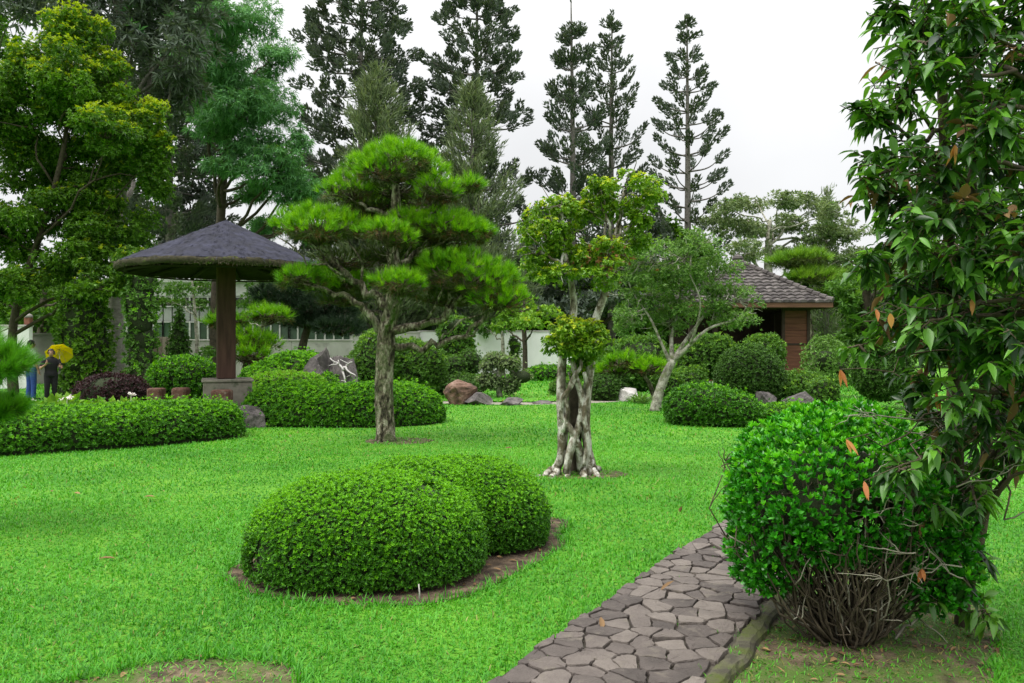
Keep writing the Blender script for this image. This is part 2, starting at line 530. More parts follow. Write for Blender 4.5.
M['rock_pale'] = rough_mat('rock_pale', [(0.25, (0.30, 0.28, 0.27)), (0.75, (0.52, 0.50, 0.48))], 5, rough=0.85, bump=0.4, bscale=25)
M['pine_bark'] = rough_mat('pine_bark', [(0.40, (0.030, 0.024, 0.016)), (0.5, (0.15, 0.13, 0.085)), (0.61, (0.40, 0.38, 0.28))], 13, rough=0.95, bump=1.0, bscale=30,
                           stretch=(1, 1, 0.40), voro=9, patch=(0.13, 0.15, 0.07), patch_scale=4, patch_th=(0.5, 0.6), dist=0.08)
M['ficus_bark'] = rough_mat('ficus_bark', [(0.38, (0.045, 0.036, 0.024)), (0.48, (0.22, 0.20, 0.15)), (0.60, (0.56, 0.55, 0.49))], 10, rough=0.9, bump=0.8, bscale=36,
                            stretch=(1, 1, 0.45), patch=(0.10, 0.085, 0.05), patch_scale=9, patch_th=(0.50, 0.60), dist=0.03)
M['pale_bark'] = rough_mat('pale_bark', [(0.38, (0.11, 0.10, 0.075)), (0.62, (0.42, 0.41, 0.34))], 9, rough=0.9, bump=0.6, bscale=30, patch=(0.16, 0.18, 0.09),
                           patch_scale=7)
M['grey_bark'] = rough_mat('grey_bark', [(0.3, (0.075, 0.068, 0.060)), (0.7, (0.20, 0.185, 0.165))], 7, rough=0.9, bump=0.7, bscale=24, stretch=(1, 1, 1.6))
M['dark_bark'] = rough_mat('dark_bark', [(0.3, (0.027, 0.0225, 0.015)), (0.7, (0.09, 0.072, 0.051))], 9, rough=0.9, bump=0.7, bscale=30)
M['brown_twig'] = rough_mat('brown_twig', [(0.3, (0.035, 0.026, 0.016)), (0.7, (0.11, 0.088, 0.058))], 12, rough=0.9, bump=0.4)
M['pale_twig'] = rough_mat('pale_twig', [(0.3, (0.15, 0.135, 0.10)), (0.7, (0.36, 0.34, 0.27))], 14, rough=0.9, bump=0.4)
M['thatch'] = rough_mat('thatch', [(0.36, (0.006536, 0.006955, 0.01425)), (0.5, (0.01156, 0.0123, 0.02505)), (0.66, (0.02212, 0.02353, 0.04534))], 5, rough=0.85, bump=0.35, bscale=45)
M['thatch_edge'] = rough_mat('thatch_edge', [(0.3, (0.030, 0.026, 0.018)), (0.7, (0.09, 0.078, 0.045))], 16, rough=0.95, bump=0.8, patch=(0.11, 0.16, 0.02), patch_scale=6, patch_th=(0.60, 0.72))
M['under_roof'] = rough_mat('under_roof', [(0.3, (0.012, 0.009, 0.007)), (0.7, (0.028, 0.020, 0.015))], 8, rough=0.9, bump=0.5)
M['post_wood'] = rough_mat('post_wood', [(0.3, (0.042, 0.020, 0.015)), (0.7, (0.105, 0.052, 0.040))], 10, rough=0.75, bump=0.5, bscale=30, stretch=(1, 1, 0.12))
M['plinth'] = rough_mat('plinth', [(0.3, (0.16, 0.145, 0.115)), (0.7, (0.30, 0.275, 0.225))], 6, rough=0.9, bump=0.35, patch=(0.11, 0.12, 0.08), patch_scale=3)
M['stool'] = rough_mat('stool', [(0.3, (0.075, 0.034, 0.024)), (0.7, (0.17, 0.085, 0.06))], 8, rough=0.85, bump=0.5, patch=(0.20, 0.16, 0.12), patch_scale=7)
M['tile'] = rough_mat('tile', [(0.34, (0.03337, 0.02839, 0.02779)), (0.5, (0.07045, 0.06103, 0.05836)), (0.68, (0.1261, 0.1121, 0.1056))], 3.2, rough=0.85, bump=0.3, bscale=30, tone_mix=0.35)
M['red_wood'] = rough_mat('red_wood', [(0.3, (0.0806, 0.02666, 0.01716)), (0.7, (0.155, 0.0589, 0.0363))], 7, rough=0.7, bump=0.35, stretch=(0.25, 1, 3))
M['dark_wood'] = rough_mat('dark_wood', [(0.3, (0.020, 0.012, 0.009)), (0.7, (0.048, 0.028, 0.020))], 8, rough=0.7, bump=0.3)
M['fascia'] = rough_mat('fascia', [(0.3, (0.084, 0.0385, 0.021)), (0.7, (0.154, 0.077, 0.0455))], 6, rough=0.7, bump=0.3, stretch=(0.3, 1, 3))
M['render'] = rough_mat('render', [(0.3, (0.74, 0.73, 0.74)), (0.7, (0.84, 0.83, 0.84))], 1.6, rough=0.9, bump=0.15, bscale=30, patch=(0.62, 0.61, 0.60), patch_scale=1.3,
                        patch_th=(0.56, 0.72), stretch=(1, 1, 0.5))
M['concrete'] = rough_mat('concrete', [(0.3, (0.378, 0.36, 0.333)), (0.7, (0.522, 0.504, 0.477))], 1.5, rough=0.9, bump=0.2, bscale=30, patch=(0.198, 0.189, 0.171), patch_scale=1.2,
                          patch_th=(0.55, 0.72), stretch=(1, 1, 0.4))
M['grey_wall'] = rough_mat('grey_wall', [(0.3, (0.13, 0.125, 0.115)), (0.7, (0.21, 0.20, 0.185))], 1.8, rough=0.9, bump=0.2)
M['plank'] = rough_mat('plank', [(0.3, (0.15, 0.115, 0.09)), (0.7, (0.30, 0.25, 0.20))], 5, rough=0.85, bump=0.4, stretch=(3, 3, 0.3), tone_mix=0.5)
M['white_metal'] = rough_mat('white_metal', [(0.3, (0.42, 0.42, 0.40)), (0.7, (0.54, 0.54, 0.52))], 4, rough=0.6, bump=0.05)
M['panel'] = rough_mat('panel', [(0.3, (0.255, 0.2625, 0.255)), (0.7, (0.345, 0.3525, 0.345))], 2, rough=0.6, bump=0.1, tone_mix=0.4)
M['brick'] = rough_mat('brick', [(0.3, (0.12, 0.042, 0.026)), (0.7, (0.23, 0.10, 0.065))], 9, rough=0.9, bump=0.4)


def glass_mat(name, col, rough=0.12):
    m, nt, out = new_mat(name)
    co = nd(nt, 'ShaderNodeTexCoord').outputs['Object']
    n = nd(nt, 'ShaderNodeTexNoise', {'Vector': co, 'Scale': 0.7, 'Detail': 4.0})
    c = ramp(nt, n.outputs['Fac'], [(0.35, tuple(x * 0.7 for x in col)), (0.65, tuple(x * 1.3 for x in col))])
    b = nd(nt, 'ShaderNodeBsdfPrincipled', {'Base Color': c, 'Roughness': rough, 'Specular IOR Level': 0.6})
    nt.links.new(b.outputs[0], out.inputs[0])
    return m


M['glass_green'] = glass_mat('glass_green', (0.045, 0.085, 0.05), 0.2)
M['glass_dark'] = glass_mat('glass_dark', (0.045, 0.045, 0.042), 0.15)


def plain(name, col, rough=0.7, spec=0.3, scale=20, var=0.25, bump=0.1):
    return rough_mat(name, [(0.3, tuple(x * (1 - var) for x in col)), (0.7, tuple(min(1, x * (1 + var)) for x in col))], scale, rough=rough, bump=bump, spec=spec)


M['skin'] = plain('skin', (0.30, 0.17, 0.11), 0.55, 0.35, 15, 0.08)
M['hair'] = plain('hair', (0.010, 0.008, 0.007), 0.5, 0.4, 40, 0.3)
M['denim'] = plain('denim', (0.035, 0.075, 0.26), 0.85, 0.2, 30, 0.3)
M['grey_cloth'] = plain('grey_cloth', (0.34, 0.34, 0.36), 0.85, 0.2, 10, 0.12)
M['black_cloth'] = plain('black_cloth', (0.014, 0.013, 0.015), 0.85, 0.2, 10, 0.25)
M['brown_cloth'] = plain('brown_cloth', (0.075, 0.055, 0.045), 0.85, 0.2, 10, 0.2)
M['yellow_cloth'] = leaf_mat('yellow_cloth', (0.78, 0.68, 0.01), (0.84, 0.74, 0.015), 0.5, 0.6, 0.3, tgain=(1, 1, 1))
M['dry_grass'] = leaf_mat('dry_grass', (0.13, 0.15, 0.03), (0.30, 0.30, 0.10), 0.3, 0.6, 0.2)
M['steel'] = plain('steel', (0.35, 0.35, 0.35), 0.35, 0.5, 20, 0.1)
M['eye'] = plain('eye', (0.02, 0.015, 0.012), 0.2, 0.5, 20, 0.1)
M['stake'] = plain('stake', (0.42, 0.40, 0.36), 0.6, 0.3, 20, 0.1)
M['terracotta'] = plain('terracotta', (0.20, 0.085, 0.055), 0.8, 0.3, 12, 0.2, 0.3)
M['cap_metal'] = plain('cap_metal', (0.25, 0.23, 0.21), 0.6, 0.4, 12, 0.15)
# ================================================================ camera, sky, sun
cam = bpy.data.cameras.new('camera')
camo = bpy.data.objects.new('camera', cam)
COL.objects.link(camo)
cam.lens, cam.sensor_width = 28.125, 36.0
cam.clip_start, cam.clip_end = 0.05, 2000.0
camo.location = (0, 0, H)
camo.rotation_euler = (PI / 2, 0, 0)
SC.camera = camo

SUN_EL, SUN_AZ = math.radians(62), math.radians(-112)     # azimuth measured from +Y towards +X: high on the left, a little behind the camera
wd = bpy.data.worlds.new('World')
SC.world = wd
wd.use_nodes = True
nt = wd.node_tree
nt.nodes.clear()
wo = nt.nodes.new('ShaderNodeOutputWorld')
sky = nd(nt, 'ShaderNodeTexSky', sky_type='NISHITA', sun_disc=False, sun_elevation=SUN_EL, sun_rotation=SUN_AZ)
tc = nt.nodes.new('ShaderNodeTexCoord')
sep = nd(nt, 'ShaderNodeSeparateXYZ', {0: tc.outputs['Generated']})
zz = nd(nt, 'ShaderNodeMath', {0: sep.outputs['Z'], 1: 0.0}, operation='MAXIMUM')
z3 = nd(nt, 'ShaderNodeMath', {0: zz.outputs[0], 1: 3.0}, operation='POWER')
cl = nd(nt, 'ShaderNodeMath', {0: z3.outputs[0], 1: 22.0, 2: 5.0}, operation='MULTIPLY_ADD')     # overcast: brighter overhead than at the horizon
ns = nd(nt, 'ShaderNodeTexNoise', {'Vector': tc.outputs['Generated'], 'Scale': 2.2, 'Detail': 5.0, 'Roughness': 0.5})
nm = nd(nt, 'ShaderNodeMapRange', {0: ns.outputs['Fac'], 1: 0.3, 2: 0.7, 3: 0.86, 4: 1.05})
cm = nd(nt, 'ShaderNodeMath', {0: cl.outputs[0], 1: nm.outputs[0]}, operation='MULTIPLY')
cc = nd(nt, 'ShaderNodeVectorMath', {0: (1.0, 1.0, 1.0)}, operation='SCALE')
nt.links.new(cm.outputs[0], cc.inputs['Scale'])
mx = nd(nt, 'ShaderNodeMix', {0: 0.06, 6: cc.outputs[0], 7: sky.outputs[0]}, data_type='RGBA')    # a little of the blue sky shows through the cloud
bg = nd(nt, 'ShaderNodeBackground', {'Color': mx.outputs[2], 'Strength': 0.1})
nt.links.new(bg.outputs[0], wo.inputs[0])

sl = bpy.data.lights.new('sun', 'SUN')
sl.energy, sl.angle, sl.color = 1.5, math.radians(28), (1.0, 0.96, 0.90)
so = bpy.data.objects.new('sun', sl)
COL.objects.link(so)
sd = Vector((math.sin(SUN_AZ) * math.cos(SUN_EL), math.cos(SUN_AZ) * math.cos(SUN_EL), math.sin(SUN_EL)))
so.rotation_euler = sd.to_track_quat('Z', 'Y').to_euler()
so.location = (0, 0, 30)

SC.view_settings.view_transform = 'Standard'
SC.view_settings.look = 'None'
SC.view_settings.exposure = 0.95
SC.view_settings.gamma = 1.0
SC.render.engine = 'CYCLES'
cy = SC.cycles
cy.max_bounces, cy.diffuse_bounces, cy.glossy_bounces, cy.transmission_bounces, cy.transparent_max_bounces = 6, 4, 2, 3, 4
cy.use_denoising = True
cy.caustics_reflective = cy.caustics_refractive = False
cy.filter_width = 1.5

# ================================================================ the ground
mb = MB()
mb.add([(-600, -60, 0), (600, -60, 0), (600, 1200, 0), (-600, 1200, 0)], [(0, 1, 2, 3)])
tag(mb.build('ground', M['lawn_base']), kind='structure')


def sheet(name, poly, z, mat, jag=0.0, skirt=0.0):
    p = np.array(poly, float)[:, :2]
    c = spl(np.vstack([np.c_[p, p[:, 0] * 0], [*p[0], 0]]), len(p) * 8)[:-1, :2]
    if jag:
        c = c + rng.normal(0, jag, c.shape)
    n = len(c)
    m = c.mean(0)
    V = np.vstack([np.c_[c, np.full(n, z)], [[*m, z]]])
    a = np.arange(n)
    mb = MB()
    mb.add(V, np.stack([a, (a + 1) % n, np.full(n, n)], 1))
    return tag(mb.build(name, mat), kind='structure'), c


def gxy(*pix):
    return [gr(x, y)[:2] for x, y in pix]


# bed round the two mounded shrubs (outline read from the photograph, back edge behind the shrubs)
bed_poly = gxy((221, 577), (240, 590), (285, 599), (340, 605), (400, 606), (450, 601), (500, 582), (540, 561), (566, 544), (560, 538)) + [(0.45, 7.2), (-0.4, 7.4), (-1.1, 6.8), (-1.9, 6.2)]
_, bed = sheet('soil_bed', bed_poly, 0.004, M['bed_soil'], 0.012)
patch_poly = gxy((105, 676), (145, 664), (210, 659), (258, 661), (298, 672)) + [(-0.98, 3.3), (-1.7, 2.6), (-2.6, 2.8), (-2.3, 3.6)]
_, patch = sheet('bare_patch', patch_poly, 0.004, M['soil'], 0.012)
right_poly = gxy((735, 655), (775, 600)) + [(1.95, 5.3), (2.5, 5.7), (2.9, 5.2), (2.75, 4.5), (2.4, 4.0), (2.1, 3.5), (1.6, 2.9), (0.75, 2.6), (0.9, 3.4)]
_, rsoil = sheet('bare_ground', right_poly, 0.004, M['soil'], 0.012)
tw = gr(574, 474)
tp = [(tw[0] + math.cos(a) * 0.52 + 0.12, tw[1] + math.sin(a) * 0.36) for a in np.linspace(0, 2 * PI, 10)[:-1]]
_, tsoil = sheet('worn_ring', tp, 0.004, M['soil'], 0.02)

pp = gr(392, 441)
_, psoil = sheet('worn_ground', [(pp[0] + math.cos(a) * 0.55 + 0.12, pp[1] + math.sin(a) * 0.45) for a in np.linspace(0, 2 * PI, 10)[:-1]], 0.004, M['soil'], 0.02)

# back path: a pale gravel strip seen edge-on beyond the lawn
bp = [(-2.6, 20.9), (-1.2, 20.3), (0.6, 20.2), (2.4, 20.9), (4.0, 22.2), (4.2, 23.0), (2.3, 21.7), (0.5, 20.95), (-1.2, 21.05), (-2.5, 21.6)]
_, bpath = sheet('gravel_path', bp, 0.006, M['plinth'], 0.02)


def inside(P, poly):
    x, y = P[:, 0], P[:, 1]
    r = np.zeros(len(P), bool)
    q = np.roll(poly, 1, axis=0)
    for (x1, y1), (x2, y2) in zip(poly, q):
        c = (y1 > y) != (y2 > y)
        with np.errstate(divide='ignore', invalid='ignore'):
            r ^= c & (x < (x2 - x1) * (y - y1) / (y2 - y1 + 1e-12) + x1)
    return r


# ================================================================ flagstone path
PC = spl([(-0.66, 1.8), (0.44, 3.75), (1.08, 4.85), (2.13, 6.6), (3.5, 8.6), (5.3, 11.2), (7.6, 13.8), (10.5, 16.0)], 400)
PD = unit(np.gradient(PC, axis=0))
PS = np.concatenate([[0], np.cumsum(np.linalg.norm(np.diff(PC, axis=0), axis=1))])
HW = 0.42


def pxy(u, v):
    """path coordinates (metres along, metres to the right) -> ground"""
    x = np.interp(u, PS, PC[:, 0]); y = np.interp(u, PS, PC[:, 1])
    dx = np.interp(u, PS, PD[:, 0]); dy = np.interp(u, PS, PD[:, 1])
    return np.stack([x + dy * v, y - dx * v], -1)


us = np.arange(0, PS[-1], 0.12)
L_, R_ = pxy(us, np.full(len(us), -HW)), pxy(us, np.full(len(us), HW))
K_ = pxy(us, np.full(len(us), HW + 0.10))
path_poly = np.vstack([L_ + 0.0, K_[::-1]])
mb = MB()
n = len(us)
zt = 0.035
a = np.arange(n - 1)
V = np.vstack([np.c_[pxy(us, np.full(n, -HW - 0.01)), np.full(n, 0.0)], np.c_[L_, np.full(n, zt)], np.c_[R_, np.full(n, zt)]])
mb.add(V, np.vstack([np.stack([a + i * n, a + 1 + i * n, a + 1 + (i + 1) * n, a + (i + 1) * n], 1)[:, ::-1] for i in range(2)]), 0.5, 1)
# stones: Voronoi cells of jittered seeds, each cut back to leave a joint
seeds, g = [], 0.138
for i, u in enumerate(np.arange(-0.2, 13.5, g)):
    for v in np.arange(-HW - g * 0.5, HW + g, g * 1.12):
        seeds.append((u + rng.uniform(-0.52, 0.52) * g, v + (i % 2) * g * 0.5 + rng.uniform(-0.42, 0.42) * g))
seeds = np.array(seeds)


def clip(poly, p, nrm):
    out = []
    for i in range(len(poly)):
        A, B = poly[i], poly[(i + 1) % len(poly)]
        da, db = np.dot(A - p, nrm), np.dot(B - p, nrm)
        if da <= 0:
            out.append(A)
        if da * db < 0:
            out.append(A + (B - A) * da / (da - db))
    return out


for s in seeds:
    if s[0] < 0.1 or abs(s[1]) > HW + 0.05:
        continue
    poly = [s + np.array(q) for q in ((-.4, -.4), (.4, -.4), (.4, .4), (-.4, .4))]
    for o in seeds[np.argsort(((seeds - s) ** 2).sum(1))[1:16]]:
        d = o - s
        poly = clip(poly, s + d / 2, d)
        if len(poly) < 3:
            break
    lim = HW + rng.uniform(-0.02, 0.025)
    for sg in (1, -1):
        if len(poly) > 2:
            poly = clip(poly, np.array([0, sg * lim]), np.array([0, sg]))
    if len(poly) < 3:
        continue
    q = np.array(poly)
    c = q.mean(0)
    gap = rng.uniform(0.003, 0.0065)
    # cut back along edges
    for i in range(len(poly)):
        A, B = q[i], q[(i + 1) % len(q)]
        e = B - A
        nn = np.array([e[1], -e[0]]) / (np.linalg.norm(e) + 1e-9)
        if np.dot(c - A, nn) > 0:
            nn = -nn
        poly = clip(poly, A - nn * gap, nn)
        if len(poly) < 3:
            break
    if len(poly) < 3:
        continue
    q = np.array(poly)
    area = 0.5 * abs(np.dot(q[:, 0], np.roll(q[:, 1], 1)) - np.dot(q[:, 1], np.roll(q[:, 0], 1)))
    if area < 0.0015:
        continue
    fine = []
    for i in range(len(q)):                          # round the corners, roughen the outline
        A, B = q[i], q[(i + 1) % len(q)]
        for t in (0.06, 0.35, 0.65, 0.94):
            fine.append(A + (B - A) * t)
    q = np.array(fine) + rng.normal(0, 0.0032, (len(fine), 2))
    c = q.mean(0)
    h = zt + rng.uniform(0.016, 0.030)
    tilt = rng.normal(0, 0.022, 2)
    m = len(q)
    rings = []
    for k, z in ((1.0, zt - 0.01), (0.995, h - 0.007), (0.965, h), (0.6, h + 0.002)):
        r = c + (q - c) * k
        zz_ = z + ((r - c) @ tilt if z > zt else 0) + rng.normal(0, 0.0012, m)
        rings.append(np.c_[pxy(r[:, 0], r[:, 1]), np.broadcast_to(zz_, (m,))])
    V = np.vstack(rings + [np.array([[*pxy(c[0], c[1]), h + 0.002 + rng.normal(0, 0.002)]])])
    a = np.arange(m); b = (a + 1) % m
    mb.add(V, [np.vstack([np.stack([i * m + b, i * m + a, (i + 1) * m + a, (i + 1) * m + b], 1) for i in range(3)]),
               np.stack([3 * m + b, 3 * m + a, np.full(m, 4 * m)], 1)], rng.uniform(0.05, 0.95), 0, False)
tag(mb.build('path', [M['stone'], M['joint']]), kind='structure')

# mossy mortar kerb along the path's right edge
mb = MB()
kh = zt + 0.012
prof = [(HW - 0.015, zt - 0.01), (HW, kh - 0.004), (HW + 0.02, kh), (HW + 0.075, kh - 0.002), (HW + 0.095, kh - 0.02), (HW + 0.10, 0.0)]
uf = np.arange(0, 13, 0.05)
n = len(uf)
wob = 0.012 * np.sin(uf * 5.1) + 0.008 * np.sin(uf * 13.7 + 1)
V = np.vstack([np.c_[pxy(uf, v + wob * (i > 0) + rng.normal(0, 0.003, n)), np.full(n, z) + (rng.normal(0, 0.0018, n) if 0 < i < 5 else 0)] for i, (v, z) in enumerate(prof)])
a = np.arange(n - 1)
mb.add(V, np.vstack([np.stack([a + i * n, a + i * n + 1, a + (i + 1) * n + 1, a + (i + 1) * n], 1)[:, ::-1] for i in range(5)]), 0.5, 0, False)
tag(mb.build('kerb', M['moss_kerb']), kind='structure')

# ================================================================ lawn
def blades(mb, P, L, W, tone, lean=0.9, z0=0.0, dry=0.0):
    n = len(P)
    mt = np.zeros(n, int)
    if dry:
        q = np.c_[P, np.zeros(n)]
        mt = (rng.uniform(size=n) < dry * (0.6 + 1.3 * np.clip(lump(q, 15, 1.7) + 0.6 * lump(q, 16, 0.6), 0, 1.5))).astype(int)
    L = np.broadcast_to(np.asarray(L, float), (n,)); W = np.broadcast_to(np.asarray(W, float), (n,)); tone = np.broadcast_to(np.asarray(tone, float), (n,))
    az = rng.uniform(0, 2 * PI, n)
    ln = np.abs(rng.normal(lean, 0.35, n)).clip(0.1, 1.45)
    D = np.stack([np.cos(az) * np.sin(ln), np.sin(az) * np.sin(ln), np.cos(ln)], 1)
    N = np.stack([-np.cos(az) * np.cos(ln), -np.sin(az) * np.cos(ln), np.sin(ln)], 1)
    P3 = np.c_[P, np.full(n, z0)]
    for m in (0, 1):
        q = mt == m
        leaves(mb, P3[q], D[q], N[q], L[q], W[q], tone[q], m, 'blade', 0.1, 0.22)


def lawn_tone(P, sd):
    q = np.c_[P, np.zeros(len(P))]
    return 0.50 + 0.15 * lump(q, 5, 0.9) + 0.15 * lump(q, 6, 2.7) + 0.10 * lump(q, 8, 7.0) + rng.normal(0, 0.18, len(P))


mb = MB()
bands = [(3.1, 5.2, 5600, 0.047, 0.0062), (5.2, 8.0, 3600, 0.047, 0.0078), (8.0, 12.5, 1400, 0.052, 0.011), (12.5, 21.0, 460, 0.060, 0.018), (21.0, 36.0, 70, 0.11, 0.040)]
for y0, y1, den, L, W in bands:
    xm = 0.78 * y1
    n = int(2 * xm * (y1 - y0) * den)
    P = np.c_[rng.uniform(-xm, xm, n), rng.uniform(y0, y1, n)]
    P = P[np.abs(P[:, 0]) < 0.76 * P[:, 1] + 0.4]
    jit = rng.normal(0, 0.02, P.shape)
    hide = inside(P + jit, path_poly) | inside(P, bpath)
    for b_, pk in ((bed, 0.985), (patch, 0.93), (rsoil, 0.94), (tsoil, 0.55), (psoil, 0.45)):
        hide |= inside(P + jit, b_) & (rng.uniform(size=len(P)) < pk)
    P = P[~hide]
    hl = 1 + 0.38 * lump(np.c_[P, P[:, 0] * 0], 9, 3.5)
    blades(mb, P, L * rng.uniform(0.55, 1.25, len(P)) * hl, W * rng.uniform(0.7, 1.25, len(P)), np.clip(lawn_tone(P, 1), 0, 1), dry=0.03)
# longer, straggling blades on the cut edges of the lawn
for poly, den in ((bed, 150), (patch, 220), (L_[(us > 0) & (us < 7)], 110), (rsoil, 60)):
    closed = poly is not L_ and len(poly) > 60
    A = poly
    B = np.roll(poly, -1, axis=0)
    for p, q in zip(A[:-1], B[:-1]):
        k = rng.poisson(np.linalg.norm(q - p) * den)
        P = p + (q - p) * rng.uniform(size=(k, 1)) + rng.normal(0, 0.022, (k, 2))
        P = P[~inside(P, path_poly) | (rng.uniform(size=len(P)) < 0.35)]
        blades(mb, P, rng.uniform(0.06, 0.12, len(P)), rng.uniform(0.005, 0.009, len(P)), np.clip(rng.normal(0.42, 0.2, len(P)), 0, 1), 0.75)
# tufts rooted in the joints of the path
for _ in range(75):
    u, v = rng.uniform(1.5, 8), rng.uniform(-HW, HW + 0.08)
    P = pxy(np.array([u]), np.array([v])) + rng.normal(0, 0.012, (int(rng.integers(4, 12)), 2))
    blades(mb, P, rng.uniform(0.02, 0.05), 0.005, rng.uniform(0.3, 0.8, len(P)), 0.8, zt)
tag(mb.build('grass', [M['grass'], M['dry_grass']]), kind='stuff')

# thin pale grass and litter on the bare ground
mb = MB()
for poly, k, lo, hi in ((patch, 4200, 0.6, 1.0), (rsoil, 14000, 0.2, 0.8), (tsoil, 120, 0.3, 0.8)):
    a0, a1 = poly.min(0), poly.max(0)
    P = rng.uniform(a0, a1, (k, 2))
    P = P[inside(P, poly) & ~inside(P, path_poly)]
    blades(mb, P, rng.uniform(0.02, 0.05, len(P)), 0.006, rng.uniform(lo, hi, len(P)), 1.0, dry=0.3)
tag(mb.build('sparse_grass', [M['grass'], M['dry_grass']]), kind='stuff')

mb = MB()
for poly, k in ((rsoil, 420), (patch, 110), (bed, 160), (tsoil, 30)):
    a0, a1 = poly.min(0), poly.max(0)
    P = rng.uniform(a0, a1, (k, 2))
    P = P[inside(P, poly) & ~inside(P, path_poly)]
    n = len(P)
    D = rand_unit(n); D[:, 2] *= 0.2
    N = np.array([0, 0, 1.0]) + rng.normal(0, 0.3, (n, 3))
    leaves(mb, np.c_[P, rng.uniform(0.008, 0.02, n)], D, N, rng.uniform(0.02, 0.07, n), rng.uniform(0.01, 0.026, n), rng.uniform(0, 1, n), 0, 'leaf', 0.3, 0.1)
P = np.array([gr(x, y)[:2] for x, y in [(52, 497), (74, 498), (92, 485), (155, 502), (116, 566), (505, 452), (471, 470), (682, 512), (437, 552), (602, 640), (660, 600)]])
n = len(P)
leaves(mb, np.c_[P, np.full(n, 0.055)], rand_unit(n) * [1, 1, .2], np.array([0, 0, 1.0]) + rng.normal(0, 0.3, (n, 3)), 0.11, 0.035, rng.uniform(0, 1, n), 0, 'leaf', 0.3)
tag(mb.build('fallen_leaves', [M['dry_leaf']]), kind='stuff')

# ================================================================ the two mounded shrubs in the bed
mb = MB()
bush(mb, [((-1.02, 5.66, 0.17), (0.79, 0.66, 0.485))], 0.021, 0.42, 2.9, 6, 2.35, 0.06, 3.5, 1.9, 0.45, 0.03, 0, 1, up=0.6, young=2, young_p=0.75, tvar=0.22)
tag(mb.build('mounded_shrub', [M['azalea'], M['twig_heart'], M['azalea_tip']], loc=(-1.02, 5.66, 0)),
    'larger front clipped shrub mound standing in the bare soil bed on the lawn', 'shrub', 'clipped shrub mounds in the lawn bed')
mb = MB()
bush(mb, [((-0.36, 6.50, 0.14), (0.66, 0.62, 0.51)), ((-0.74, 6.22, 0.16), (0.62, 0.58, 0.495))], 0.021, 0.42, 2.9, 6, 2.35, 0.06, 3.5, 1.9, 0.45, 0.03, 0, 1, up=0.6, young=2, young_p=0.75, tvar=0.22)
tag(mb.build('mounded_shrub', [M['azalea'], M['twig_heart'], M['azalea_tip']], loc=(-0.36, 6.5, 0)),
    'smaller clipped shrub mound partly behind the larger one in the lawn bed', 'shrub', 'clipped shrub mounds in the lawn bed')
mb = MB()
s0 = gr(419, 603)
tube(mb, [s0, s0 + [0.004, 0, 0.06], s0 + [-0.002, 0, 0.115]], [0.0045, 0.0045, 0.004], 6)
tag(mb.build('plant_stake', [M['stake']], loc=s0), 'thin pale stake stuck in soil before the front mound', 'stake')

# ================================================================ glossy shrub beside the path, bare twiggy legs below
t = thing('glossy_shrub', 'big bright glossy shrub with bare twiggy stems beside the stone path', 'shrub', (1.80, 4.33, 0))
mb = MB()
bush(mb, [((1.80, 4.46, 0.80), (0.56, 0.54, 0.36)), ((1.50, 4.50, 0.60), (0.26, 0.38, 0.38)), ((2.20, 4.46, 0.66), (0.30, 0.38, 0.28)), ((1.62, 4.24, 0.68), (0.34, 0.30, 0.26)), ((1.40, 4.40, 0.42), (0.20, 0.28, 0.20)), ((2.26, 4.30, 0.34), (0.20, 0.20, 0.18))], 0.038, 0.50, 2.45, 5, 2.1, 0.19, 5.0, 3.4, 0.48,
     0.14, 0, 1, shape='leaf', up=0.7, core=0.50, young=2, young_p=0.45, spread=(0.2, 1.0))
mb.build('foliage', [M['glossy'], M['twig_heart'], M['glossy_tip']], t)
mb = MB()
for k in range(210):
    a = rng.uniform(0, 2 * PI)
    r = rng.uniform(0.3, 1) ** 0.7
    p0 = np.array([1.80, 4.28, 0]) + [math.cos(a) * 0.13 * r, math.sin(a) * 0.1 * r, 0]
    p1 = np.array([1.80, 4.44, 0]) + [math.cos(a) * 0.64 * r, math.sin(a) * 0.48 * r, rng.uniform(0.45, 0.95)]
    p = limb(mb, p0, p1, rng.uniform(0.005, 0.010), 0.003, 0.15, 8, 5, int(rng.uniform() < 0.14), sag=0.10)
    for j in range(3):
        q = p[rng.integers(3, 8)]
        limb(mb, q, q + unit(rng.normal(size=3) + [0, 0, 1.0]) * rng.uniform(0.06, 0.18), 0.004, 0.002, 0.15, 5, 4, int(rng.uniform() < 0.25))
mb.build('stems', [M['brown_twig'], M['pale_twig']], t)
